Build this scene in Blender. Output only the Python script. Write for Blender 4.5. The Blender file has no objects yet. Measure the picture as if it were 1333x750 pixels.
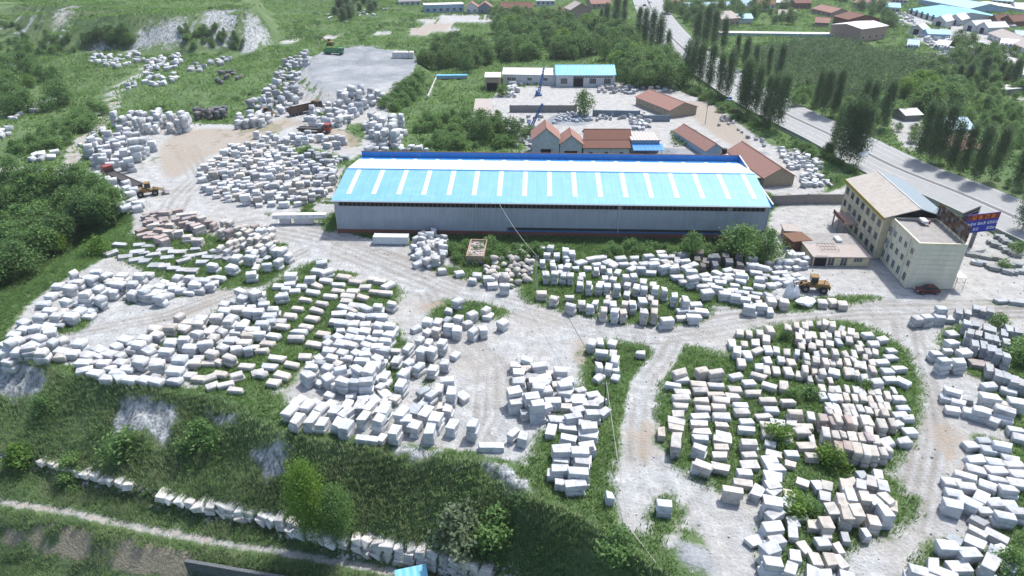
import bpy, bmesh, math, random
import numpy as np
from mathutils import Vector
random.seed(7); RNG = np.random.default_rng(11)
sc = bpy.context.scene
C = sc.collection

# ------------------------------------------------------------------ camera, sky, sun
CAM_H, PITCH, FPX = 70.0, 29.5, 888.0          # drone height (m), tilt below horizon, focal length in photo pixels
cd = bpy.data.cameras.new('camera'); cam = bpy.data.objects.new('camera', cd); C.objects.link(cam)
cam.location = (0, 0, CAM_H); cam.rotation_euler = (math.radians(90 - PITCH), 0, 0)
cd.sensor_width = 36; cd.lens = 36 * FPX / 1333; cd.clip_end = 6000; cd.clip_start = 1
sc.camera = cam
SUN_EL, SUN_AZ = 61, 42                         # azimuth clockwise from +Y (view direction)
w = bpy.data.worlds.new('World'); sc.world = w; w.use_nodes = True
nt = w.node_tree; bg = nt.nodes['Background']
sky = nt.nodes.new('ShaderNodeTexSky'); sky.sky_type = 'NISHITA'; sky.sun_disc = False; sky.dust_density = 2.5
sky.sun_elevation = math.radians(SUN_EL); sky.sun_rotation = math.radians(SUN_AZ)
nt.links.new(sky.outputs[0], bg.inputs[0]); bg.inputs[1].default_value = 0.15
sl = bpy.data.lights.new('sun', 'SUN'); so = bpy.data.objects.new('sun', sl); C.objects.link(so)
sl.energy = 3.4; sl.angle = math.radians(2.5); sl.color = (1, .955, .89)
so.rotation_euler = (math.radians(90 - SUN_EL), 0, math.radians(180 - SUN_AZ)); so.location = (0, 0, 200)
sc.view_settings.view_transform = 'Standard'; sc.view_settings.look = 'None'
sc.view_settings.exposure = 0.82; sc.view_settings.gamma = 1
sc.render.engine = 'CYCLES'; sc.cycles.max_bounces = 5; sc.cycles.transparent_max_bounces = 6

# ------------------------------------------------------------------ survey helpers
_c, _s = math.cos(math.radians(PITCH)), math.sin(math.radians(PITCH))
def at(x, y, z=0.0):
    a = (x - 666.5) / FPX; b = (y - 375) / FPX
    t = (z - CAM_H) / (-_s - b * _c)
    return Vector((a * t, (_c - b * _s) * t, z))
def scr(X, Y, Z):
    dz = Z - CAM_H; dep = Y * _c - dz * _s
    return 666.5 + FPX * X / dep, 375 - FPX * (Y * _s + dz * _c) / dep
def pip(P, X, Y):
    r = np.zeros(X.shape, bool); n = len(P)
    for i in range(n):
        x0, y0 = P[i][0], P[i][1]; x1, y1 = P[i - 1][0], P[i - 1][1]
        if y0 == y1: continue
        r ^= ((y0 > Y) != (y1 > Y)) & (X < (x1 - x0) * (Y - y0) / (y1 - y0) + x0)
    return r
def dline(P, X, Y, closed=False):
    d = np.full(X.shape, 1e9); n = len(P)
    for i in range(n if closed else n - 1):
        x0, y0 = P[i][0], P[i][1]; x1, y1 = P[(i + 1) % n][0], P[(i + 1) % n][1]
        dx, dy = x1 - x0, y1 - y0; L = dx * dx + dy * dy + 1e-9
        t = np.clip(((X - x0) * dx + (Y - y0) * dy) / L, 0, 1)
        d = np.minimum(d, (X - x0 - t * dx) ** 2 + (Y - y0 - t * dy) ** 2)
    return np.sqrt(d)
def vnoise(X, Y, s, seed=0):
    X = X / s; Y = Y / s; xi = np.floor(X); yi = np.floor(Y); fx = X - xi; fy = Y - yi
    fx = fx * fx * (3 - 2 * fx); fy = fy * fy * (3 - 2 * fy)
    def h(a, b):
        v = np.sin(a * 127.1 + b * 311.7 + seed * 74.7) * 43758.5453; return v - np.floor(v)
    return (h(xi, yi) * (1 - fx) + h(xi + 1, yi) * fx) * (1 - fy) + (h(xi, yi + 1) * (1 - fx) + h(xi + 1, yi + 1) * fx) * fy

# ------------------------------------------------------------------ terrain heights
EDGE = [at(*p) for p in [(-160, 420), (-40, 445), (0, 456), (60, 474), (110, 490), (180, 503), (300, 518), (362, 560), (420, 573), (520, 588), (640, 602), (690, 645), (760, 670), (800, 705), (870, 745), (930, 800), (1000, 900)]]
DROP = 10.0
BASE = [at(*p, -DROP) for p in [(-160, 540), (-40, 574), (0, 586), (60, 598), (85, 606), (130, 617), (200, 637), (262, 653), (290, 654), (325, 662), (350, 667), (385, 677), (440, 696), (480, 699), (520, 707), (560, 715), (600, 725), (640, 737), (720, 760), (800, 798), (900, 900)]]
PATHL = [at(*p, -DROP - 3) for p in [(-160, 628), (-40, 646), (0, 653), (60, 661), (100, 668), (200, 690), (300, 708), (400, 723), (520, 746), (640, 778), (800, 830)]]
LOWER = [tuple(p) for p in EDGE] + [(40, -80), (-400, -80), (-400, EDGE[0].y)]
LOWER2 = [tuple(p) for p in BASE] + [(25, -80), (-400, -80), (-400, BASE[0].y)]
LOWER3 = [tuple(p) for p in PATHL] + [(20, -80), (-400, -80), (-400, PATHL[0].y)]
GULLY = [at(*p) for p in [(-260, 418), (-20, 412), (40, 374), (80, 338), (140, 303), (176, 286), (160, 262), (105, 234), (40, 228), (-260, 228)]]
MOUND = [at(*p) for p in [(60, 62), (150, 66), (215, 71), (345, 67), (362, 56), (350, 30), (300, 14), (180, 10), (60, 22), (30, 45)]]
MOUND2 = [at(*p) for p in [(-20, 44), (40, 46), (60, 25), (10, 6), (-40, 8), (-60, 40)]]
PLAT = [at(*p, 4.0) for p in [(400, 104), (425, 120), (470, 128), (505, 120), (535, 100), (548, 76), (520, 66), (440, 60), (405, 75)]]
PLAT = [Vector(p) for p in PLAT]
for _ in range(3): PLAT = [q for i in range(len(PLAT)) for q in (PLAT[i] * .75 + PLAT[(i + 1) % len(PLAT)] * .25, PLAT[i] * .25 + PLAT[(i + 1) % len(PLAT)] * .75)]
def heights(X, Y):
    X = np.asarray(X, float); Y = np.asarray(Y, float)
    Z = np.zeros(X.shape)
    lo = pip(LOWER, X, Y); lo2 = pip(LOWER2, X, Y)
    if lo.any() or lo2.any():
        de = dline(EDGE, X, Y); db = dline(BASE, X, Y)
        r = de / (de + db + 1e-6)
        r = r + .10 * np.sin(r * math.pi) * (vnoise(X, Y, 5, 3) - .35) * 2
        z1 = -DROP * np.clip(r, 0, 1) ** .9
        dp = dline(PATHL, X, Y); lo3 = pip(LOWER3, X, Y)
        z2 = np.interp(db, [0, .9], [-DROP, -DROP - 2.0]) - np.where(db > .9, 1.0 * np.clip((db - .9) / (db - .9 + np.maximum(dp - .9, 0) + .01), 0, 1), 0)
        z3 = np.interp(dp, [0, 1.0, 2.5, 6.5, 10, 40], [-DROP - 3, -DROP - 3, -DROP - 3.4, -DROP - 8, -DROP - 8.6, -DROP - 10])
        z2 = np.where(lo3, z3, z2)
        Z = np.where(lo, z1, Z); Z = np.where(lo2, z2, Z)
    g = pip(GULLY, X, Y)
    if g.any():
        d = dline(GULLY, X, Y, True)
        Z = np.where(g, -8.5 * np.clip(d / 13, 0, 1) ** .8, Z)
    for P, h, wd in ((MOUND, 17, 9), (MOUND2, 8, 16)):
        g = pip(P, X, Y)
        if g.any():
            d = dline(P, X, Y, True) * (.75 + .5 * vnoise(X, Y, 7, 5))
            Z = np.where(g, Z + h * np.clip(d / wd, 0, 1) + .8 * vnoise(X, Y, 3.5, 9) * np.clip(d / 2, 0, 1), Z)
    d = dline(PLAT, X, Y, True) + 2.5 * (vnoise(X, Y, 6, 17) - .5); g = pip(PLAT, X, Y)
    Z = np.where(g, 4.0, np.where(d < 6, np.maximum(Z, 4.0 * (1 - d / 6)), Z))
    # gentle rise of the fields behind the quarry
    Z = Z + np.clip((Y - 330) / 300, 0, 1) * 6 * np.clip((-X - 40) / 120, 0, 1)
    return Z
def H(x, y): return float(heights(np.array([x]), np.array([y]))[0])
def gw(x, y):
    """ground point under a surveyed sight line"""
    z = 0.0
    for i in range(14):
        p = at(x, y, z); z = z * .45 + .55 * H(p.x, p.y)
    p = at(x, y, z); return Vector((p.x, p.y, H(p.x, p.y)))
def hpx(p, topy):
    lo, hi = 0, 60
    for i in range(40):
        m = (lo + hi) / 2
        if scr(p.x, p.y, p.z + m)[1] > topy: lo = m
        else: hi = m
    return lo

# ------------------------------------------------------------------ materials
M = {}
def N(t, ty, **kw):
    n = t.nodes.new(ty)
    for k, v in kw.items(): setattr(n, k, v)
    return n
def base_mat(name, rough=.8):
    m = bpy.data.materials.new(name); m.use_nodes = True; t = m.node_tree; b = t.nodes['Principled BSDF']
    b.inputs['Roughness'].default_value = rough; b.inputs['Specular IOR Level'].default_value = .25
    M[name] = m; return m, t, b
def ramp(t, src, stops):
    r = N(t, 'ShaderNodeValToRGB'); e = r.color_ramp.elements
    while len(e) > 1: e.remove(e[-1])
    for i, (p, c) in enumerate(stops):
        q = e[0] if i == 0 else e.new(p)
        q.position = p; q.color = (*c, 1) if len(c) == 3 else c
    t.links.new(src, r.inputs[0]); return r.outputs[0]
def noise(t, scale, detail=4, rough=.55, vec=None, dist=0):
    n = N(t, 'ShaderNodeTexNoise'); n.inputs['Scale'].default_value = scale; n.inputs['Detail'].default_value = detail
    n.inputs['Roughness'].default_value = rough; n.inputs['Distortion'].default_value = dist
    if vec is None:
        g = N(t, 'ShaderNodeNewGeometry'); vec = g.outputs['Position']
    t.links.new(vec, n.inputs['Vector']); return n.outputs['Fac']
def mixc(t, f, a, b, blend='MIX'):
    n = N(t, 'ShaderNodeMix', data_type='RGBA', blend_type=blend)
    for s, v in ((0, f), (6, a), (7, b)):
        if hasattr(v, 'node'): t.links.new(v, n.inputs[s])
        else: n.inputs[s].default_value = v if s == 0 else (*v, 1)
    return n.outputs[2]
def mth(t, op, a, b=None, c=None, clamp=False):
    n = N(t, 'ShaderNodeMath', operation=op, use_clamp=clamp)
    for i, v in enumerate((a, b, c)):
        if v is None: continue
        if hasattr(v, 'node'): t.links.new(v, n.inputs[i])
        else: n.inputs[i].default_value = v
    return n.outputs[0]
def bump(t, b, h, strength=.4, dist=.1):
    n = N(t, 'ShaderNodeBump'); n.inputs['Strength'].default_value = strength; n.inputs['Distance'].default_value = dist
    t.links.new(h, n.inputs['Height']); t.links.new(n.outputs[0], b.inputs['Normal'])
def mat(name, col, rough=.8, var=.25, scale=.6, dirt=None, metal=0, spec=.25, bmp=0):
    col = [v * .70 for v in col]; dirt = dirt and tuple(v * .70 for v in dirt)
    m, t, b = base_mat(name, rough)
    n1 = noise(t, scale, 5); n2 = noise(t, scale * 7, 4)
    c = mixc(t, mth(t, 'MULTIPLY', n2, .5), [v * (1 - var) for v in col], [min(1, v * (1 + var)) for v in col])
    c = mixc(t, n1, c, [min(1, v * (1 + var * .5)) for v in col])
    if dirt: c = mixc(t, mth(t, 'MULTIPLY_ADD', noise(t, scale * 2.3, 6, .7), 2.6, -1.15, True), c, dirt)
    t.links.new(c, b.inputs['Base Color']); b.inputs['Metallic'].default_value = metal; b.inputs['Specular IOR Level'].default_value = spec
    if bmp: bump(t, b, n2, bmp)
    return m
def ribbed(name, col, rough, axis, freq, dirt, metal=0, spec=.4, depth=.35):
    """profiled sheet: ribs run along the sheet, spaced along local axis"""
    col = [v * .74 for v in col]; dirt = tuple(v * .74 for v in dirt)
    m, t, b = base_mat(name, rough)
    tc = N(t, 'ShaderNodeTexCoord'); sx = N(t, 'ShaderNodeSeparateXYZ'); t.links.new(tc.outputs['Object'], sx.inputs[0])
    rib = mth(t, 'SINE', mth(t, 'MULTIPLY', sx.outputs[axis], freq * 2 * math.pi))
    mp = N(t, 'ShaderNodeMapping'); t.links.new(tc.outputs['Object'], mp.inputs[0])
    mp.inputs['Scale'].default_value = (1.2, .12, .12) if axis == 0 else (.12, 1.2, .12)
    st = noise(t, 1.0, 5, .65, mp.outputs[0]); n2 = noise(t, .35, 5)
    c = mixc(t, mth(t, 'MULTIPLY_ADD', st, 1.6, -.5, True), [v * .86 for v in col], [min(1, v * 1.1) for v in col])
    c = mixc(t, mth(t, 'MULTIPLY_ADD', n2, 2.2, -1.1, True), c, dirt)
    t.links.new(c, b.inputs['Base Color']); b.inputs['Metallic'].default_value = metal; b.inputs['Specular IOR Level'].default_value = spec
    bump(t, b, rib, depth, .04); b.inputs['Coat Weight'].default_value = 1.0 if metal else 0; b.inputs['Coat Roughness'].default_value = .1; b.inputs['Coat IOR'].default_value = 1.5; return m
def glass(name, col):
    m, t, b = base_mat(name, .12); b.inputs['Base Color'].default_value = (*col, 1); b.inputs['Specular IOR Level'].default_value = .6
glass('glass', (.03, .04, .045)); glass('glass_green', (.03, .06, .055)); glass('windscreen', (.015, .02, .025))
def stone(name, src):
    m, t, b = base_mat(name, .85)
    if src == 'object':
        tint = N(t, 'ShaderNodeObjectInfo').outputs['Color']
    else:
        a = N(t, 'ShaderNodeVertexColor', layer_name='tint'); tint = a.outputs['Color']
    n1 = noise(t, .9, 5, .6); n2 = noise(t, 4.5, 5, .7)
    c = mixc(t, 1.0, tint, ramp(t, n1, [(.3, (.62, .64, .66)), (.5, (.92, .92, .92)), (.7, (1.06, 1.05, 1.02))]), 'MULTIPLY')
    c = mixc(t, mth(t, 'MULTIPLY_ADD', n2, 3, -1.62, True), c, (.27, .25, .22))
    # drill-hole grooves left on the sawn and split faces
    tc = N(t, 'ShaderNodeNewGeometry'); wv = N(t, 'ShaderNodeTexWave'); wv.inputs['Scale'].default_value = 1.3; wv.inputs['Distortion'].default_value = 2.5
    t.links.new(tc.outputs['Position'], wv.inputs['Vector'])
    h = mth(t, 'ADD', mth(t, 'MULTIPLY', wv.outputs['Fac'], .25), n2)
    t.links.new(c, b.inputs['Base Color']); bump(t, b, h, .55, .12)
stone('stone', 'object'); stone('stone_mass', 'attr')
def leafmat(name, dark, light, rough=.6, tr=.35):
    m, t, b = base_mat(name, rough)
    a = N(t, 'ShaderNodeAttribute', attribute_name='leaf'); oi = N(t, 'ShaderNodeObjectInfo')
    f = mth(t, 'MULTIPLY_ADD', oi.outputs['Random'], .35, mth(t, 'MULTIPLY_ADD', a.outputs['Fac'], .85, -.12), True)
    c = mixc(t, f, dark, light)
    t.links.new(c, b.inputs['Base Color']); b.inputs['Specular IOR Level'].default_value = .2
    tl = N(t, 'ShaderNodeBsdfTranslucent'); t.links.new(mixc(t, .6, c, [v * 1.5 for v in light]), tl.inputs[0])
    mx = N(t, 'ShaderNodeMixShader'); mx.inputs[0].default_value = tr
    t.links.new(b.outputs[0], mx.inputs[1]); t.links.new(tl.outputs[0], mx.inputs[2])
    t.links.new(mx.outputs[0], t.nodes['Material Output'].inputs[0])
leafmat('leaf_poplar', (.04, .078, .04), (.115, .18, .08))
leafmat('leaf_wood', (.04, .09, .036), (.13, .22, .07))
leafmat('leaf_shrub', (.05, .11, .04), (.155, .26, .08))
leafmat('leaf_bright', (.055, .12, .028), (.17, .28, .05))
leafmat('leaf_grey', (.08, .12, .07), (.20, .25, .15))
leafmat('grass_green', (.050, .11, .036), (.16, .265, .08), .7, .5)
leafmat('grass_reed', (.065, .13, .065), (.26, .36, .17), .7, .6)
mat('bark', (.16, .13, .10), .9, .35, 3); mat('bark_pale', (.42, .40, .35), .9, .35, 3)
mat('wall_white', (.66, .69, .71), .8, .12, .5, (.42, .42, .40)); mat('wall_cream', (.74, .66, .44), .8, .10, .4, (.42, .38, .28))
mat('wall_office', (.88, .82, .62), .8, .08, .4, (.50, .47, .38)); mat('trim_ochre', (.40, .30, .05), .7, .15)
mat('wall_beige', (.44, .36, .26), .85, .15, .6, (.28, .23, .18)); mat('wall_pink', (.48, .34, .28), .85, .15, .5, (.33, .25, .2))
mat('wall_brick', (.26, .11, .08), .9, .25, .9, (.16, .09, .07)); mat('wall_grey', (.30, .29, .28), .9, .2, .8, (.18, .17, .16))
mat('wall_bluegrey', (.22, .28, .34), .85, .2, .8, (.15, .17, .19)); mat('wall_sky', (.36, .55, .72), .6, .12, .5, (.4, .45, .5))
mat('roof_tile', (.36, .20, .165), .85, .3, 1.2, (.22, .15, .13), bmp=.4); mat('roof_brown', (.20, .095, .07), .85, .25, 1.0, (.12, .07, .06), bmp=.4)
mat('roof_pink', (.45, .41, .385), .85, .2, .8, (.36, .30, .27)); mat('roof_concrete', (.36, .35, .34), .9, .2, .5, (.20, .19, .19), bmp=.3)
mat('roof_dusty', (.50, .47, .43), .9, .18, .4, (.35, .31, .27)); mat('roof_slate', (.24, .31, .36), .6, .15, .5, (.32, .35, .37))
mat('roof_white', (.74, .74, .73), .7, .12, .4, (.55, .54, .52))
mat('rust', (.17, .085, .05), .9, .5, 1.2, (.32, .26, .21)); mat('steel_grey', (.25, .26, .27), .6, .2, 1.5, (.2, .17, .15)); mat('frame_white', (.70, .70, .68), .6, .1)
mat('dark', (.018, .018, .02), .8, .3); mat('tyre', (.02, .02, .021), .9, .3); mat('trailer_dark', (.07, .065, .065), .8, .3)
mat('paint_red', (.33, .035, .03), .4, .15, 1.5, (.22, .10, .08), spec=.5); mat('paint_maroon', (.12, .012, .016), .25, .1, spec=.6); mat('paint_yellow', (.30, .19, .07), .7, .35, 1.5, (.12, .09, .07))
mat('paint_green', (.06, .26, .10), .5, .2, spec=.4); mat('paint_blue', (.05, .16, .42), .5, .2, spec=.4); mat('paint_white', (.75, .76, .77), .35, .08, spec=.5)
mat('brown_tipper', (.13, .085, .06), .8, .35, 1.2, (.2, .17, .14)); mat('sign_blue', (.012, .035, .42), .5, .05); mat('sign_red', (.22, .02, .025), .5, .15); mat('sign_orange', (.8, .22, .02), .5, .1); mat('sign_white', (.8, .82, .86), .5, .05)
mat('asphalt', (.33, .345, .355), .85, .16, .25, (.42, .43, .43), bmp=.15); mat('asphalt_dark', (.16, .165, .17), .85, .2, .4); mat('road_paint', (.66, .68, .68), .8, .15, .8, (.4, .41, .41))
mat('concrete_pale', (.46, .47, .45), .9, .15, .5, (.3, .31, .28)); mat('concrete_green', (.28, .36, .32), .9, .2, .6, (.2, .24, .21)); mat('wall_stone_dark', (.13, .145, .16), .9, .45, 1.6, (.24, .25, .26), bmp=.8)
mat('gravel', (.36, .38, .39), .95, .35, .8, (.22, .23, .24), bmp=.8); mat('cable', (.42, .42, .40), .6, .1); mat('cable_dark', (.05, .05, .05), .6, .1)
ribbed('sheet_cyan', (.19, .50, .80), .22, 0, 1.1, (.30, .57, .78), spec=.6, depth=.1, metal=.1); ribbed('sheet_glare', (.80, .87, .90), .3, 0, 1.1, (.72, .80, .84), spec=.6, depth=.1); ribbed('sheet_wall', (.40, .45, .52), .5, 0, 1.3, (.30, .32, .35)); ribbed('sheet_blue', (.03, .25, .66), .4, 0, .8, (.06, .30, .66)); ribbed('sheet_teal', (.15, .52, .74), .45, 0, 1.0, (.28, .60, .66))
ribbed('skylight', (.80, .86, .88), .2, 0, 1.1, (.68, .76, .80), spec=.7, depth=.1); ribbed('cladding', (.82, .79, .65), .55, 0, .05, (.58, .56, .46)); ribbed('container', (.68, .74, .78), .5, 0, 1.6, (.55, .6, .63))

# ------------------------------------------------------------------ mesh helpers
def fast_mesh(name, V, k, attr=None, an='leaf'):
    """V (n,k,3): n separate k-gons"""
    V = np.ascontiguousarray(V, np.float32).reshape(-1, 3); n = len(V) // k
    me = bpy.data.meshes.new(name); me.vertices.add(n * k); me.vertices.foreach_set('co', V.ravel())
    me.loops.add(n * k); me.loops.foreach_set('vertex_index', np.arange(n * k, dtype=np.int32))
    me.polygons.add(n); me.polygons.foreach_set('loop_start', np.arange(0, n * k, k, dtype=np.int32))
    me.update(calc_edges=True)
    if attr is not None:
        a = me.attributes.new(an, 'FLOAT', 'POINT'); a.data.foreach_set('value', np.repeat(np.asarray(attr, np.float32), k))
    return me
def idx_mesh(name, V, F):
    V = np.asarray(V, np.float32); F = np.asarray(F, np.int32); k = F.shape[1]; n = len(F)
    me = bpy.data.meshes.new(name); me.vertices.add(len(V)); me.vertices.foreach_set('co', V.ravel())
    me.loops.add(n * k); me.loops.foreach_set('vertex_index', F.ravel())
    me.polygons.add(n); me.polygons.foreach_set('loop_start', np.arange(0, n * k, k, dtype=np.int32)); me.update(calc_edges=True); return me
class MB:
    def __init__(s): s.v = []; s.f = []
    def add(s, vs, fs):
        o = len(s.v); s.v += [tuple(v) for v in vs]; s.f += [tuple(i + o for i in f) for f in fs]; return s
    def box(s, x0, x1, y0, y1, z0, z1):
        return s.add([(x0, y0, z0), (x1, y0, z0), (x1, y1, z0), (x0, y1, z0), (x0, y0, z1), (x1, y0, z1), (x1, y1, z1), (x0, y1, z1)],
                     [(0, 3, 2, 1), (4, 5, 6, 7), (0, 1, 5, 4), (1, 2, 6, 5), (2, 3, 7, 6), (3, 0, 4, 7)])
    def prism(s, a, b):
        """a, b: matching rings of points"""
        n = len(a); return s.add(list(a) + list(b), [tuple(range(n))[::-1], tuple(range(n, 2 * n))] + [(i, (i + 1) % n, n + (i + 1) % n, n + i) for i in range(n)])
    def bar(s, p, q, r, r2=None, n=4):
        p = Vector(p); q = Vector(q); d = (q - p).normalized(); u = d.orthogonal().normalized(); v = d.cross(u); r2 = r if r2 is None else r2
        ring = lambda c, rr: [c + (u * math.cos(2 * math.pi * i / n + .785) + v * math.sin(2 * math.pi * i / n + .785)) * rr for i in range(n)]
        return s.prism(ring(p, r), ring(q, r2))
    def build(s, name, m, parent=None, bevel=0, smooth=False):
        me = bpy.data.meshes.new(name); me.from_pydata(s.v, [], s.f); me.update()
        bm = bmesh.new(); bm.from_mesh(me)
        if bevel: bmesh.ops.bevel(bm, geom=bm.edges[:], offset=bevel, segments=1, affect='EDGES', clamp_overlap=True)
        bmesh.ops.recalc_face_normals(bm, faces=bm.faces[:]); bm.to_mesh(me); bm.free()
        if smooth:
            for p in me.polygons: p.use_smooth = True
        return mobj(name, me, m, parent)
def mobj(name, me, m, parent=None):
    o = bpy.data.objects.new(name, me); C.objects.link(o); o.parent = parent
    if m and not me.materials: me.materials.append(M[m])
    return o
def tag(o, label=None, cat=None, group=None, kind=None):
    for k, v in (('label', label), ('category', cat), ('group', group), ('kind', kind)):
        if v: o[k] = v
    return o
def thing(name, label, cat, loc, rz=0, group=None):
    o = bpy.data.objects.new(name, None); C.objects.link(o); o.location = loc; o.rotation_euler.z = rz; o.empty_display_size = .5
    return tag(o, label, cat, group)
def copy_tree(o, parent=None):
    c = o.copy(); C.objects.link(c); c.parent = parent
    for ch in list(o.children): copy_tree(ch, c)
    return c
def B(*a): return MB().box(*a)

# ------------------------------------------------------------------ ground sheet
def axis(lo, hi, step, far_lo, far_hi):
    a = list(np.arange(lo, hi, step)); s = step; x = a[-1]
    while x < far_hi: s *= 1.07; s = min(s, 60); x += s; a.append(x)
    s = step; x = lo; b = []
    while x > far_lo: s *= 1.07; s = min(s, 60); x -= s; b.append(x)
    return np.array(b[::-1] + a)
XS = axis(-112, 122, .55, -1500, 1500); YS = axis(45, 200, .55, -200, 2500)
GX, GY = np.meshgrid(XS, YS); GZ = heights(GX, GY)
def H(x, y):
    i = min(max(int(np.searchsorted(XS, x)) - 1, 0), len(XS) - 2); j = min(max(int(np.searchsorted(YS, y)) - 1, 0), len(YS) - 2)
    u = (x - XS[i]) / (XS[i + 1] - XS[i]); v = (y - YS[j]) / (YS[j + 1] - YS[j])
    return float((GZ[j, i] * (1 - u) + GZ[j, i + 1] * u) * (1 - v) + (GZ[j + 1, i] * (1 - u) + GZ[j + 1, i + 1] * u) * v)
def Hv(x, y):
    i = np.clip(np.searchsorted(XS, x) - 1, 0, len(XS) - 2); j = np.clip(np.searchsorted(YS, y) - 1, 0, len(YS) - 2)
    u = (x - XS[i]) / (XS[i + 1] - XS[i]); v = (y - YS[j]) / (YS[j + 1] - YS[j])
    return (GZ[j, i] * (1 - u) + GZ[j, i + 1] * u) * (1 - v) + (GZ[j + 1, i] * (1 - u) + GZ[j + 1, i + 1] * u) * v
def gw(x, y):
    """first ground point on a surveyed sight line"""
    zz = np.linspace(20, -22, 900); a_ = (x - 666.5) / FPX; b_ = (y - 375) / FPX; tt = (zz - CAM_H) / (-_s - b_ * _c)
    X, Y = a_ * tt, (_c - b_ * _s) * tt; k_ = int(np.argmax(Hv(X, Y) >= zz)); k_ = k_ or 899
    return Vector((X[k_], Y[k_], H(X[k_], Y[k_])))
def chaikin(P, n=2):
    for _ in range(n):
        Q = []
        for i in range(len(P)): p, q = P[i], P[(i + 1) % len(P)]; Q += [p * .75 + q * .25, p * .25 + q * .75]
        P = Q
    return P
def W(poly): return [gw(*p) for p in poly]
def soft(poly, wd=1.2):
    P = poly; xs = [p[0] for p in P]; ys = [p[1] for p in P]
    out = np.zeros(GX.shape, np.float32)
    m = (GX > min(xs) - wd) & (GX < max(xs) + wd) & (GY > min(ys) - wd) & (GY < max(ys) + wd)
    if m.any():
        x, y = GX[m], GY[m]; d = dline(P, x, y, True); d = np.where(pip(P, x, y), d, -d)
        out[m] = np.clip(.5 + d / (2 * wd), 0, 1)
    return out
def line(pts, width, wd=.8):
    P = W(pts); d = dline(P, GX, GY); return np.clip(.5 + (width / 2 - d) / (2 * wd), 0, 1)
def union(polys, wd=1.2):
    o = np.zeros(GX.shape, np.float32)
    for p in polys: o = np.maximum(o, soft(chaikin(W(p)), wd))
    return o
YARD = [(0, 450), (25, 408), (60, 376), (140, 336), (180, 296), (155, 256), (112, 236), (125, 200), (190, 160), (250, 158), (330, 165), (372, 130), (388, 95), (420, 62), (545, 68), (540, 110), (500, 132), (525, 160), (520, 195), (450, 200), (432, 300), (520, 318), (600, 330), (690, 335), (1005, 335), (1000, 265), (1090, 250), (1125, 226), (1333, 325), (1440, 370), (1440, 800), (900, 800), (885, 730), (850, 700), (803, 690), (790, 640), (720, 640), (640, 598), (520, 585), (365, 555), (300, 516), (110, 488)]
dust = union([YARD])
dust = np.maximum(dust, union([[(620, 135), (660, 118), (805, 106), (870, 112), (925, 130), (960, 165), (1000, 190), (1040, 195), (1095, 250), (1000, 262), (985, 215), (930, 200), (690, 203), (640, 195), (640, 160)], [(535, 22), (600, 18), (740, 18), (745, 26), (640, 30), (560, 30)], [(1160, 10), (1260, 30), (1333, 70), (1333, 92), (1230, 72), (1190, 50)], [(1150, 150), (1200, 150), (1205, 190), (1180, 200)], [(520, 42), (560, 28), (600, 32), (560, 46)], [(1215, 80), (1255, 75), (1250, 88), (1220, 90)], [(60, 12), (105, 14), (100, 26), (72, 24)]], 2))
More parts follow.
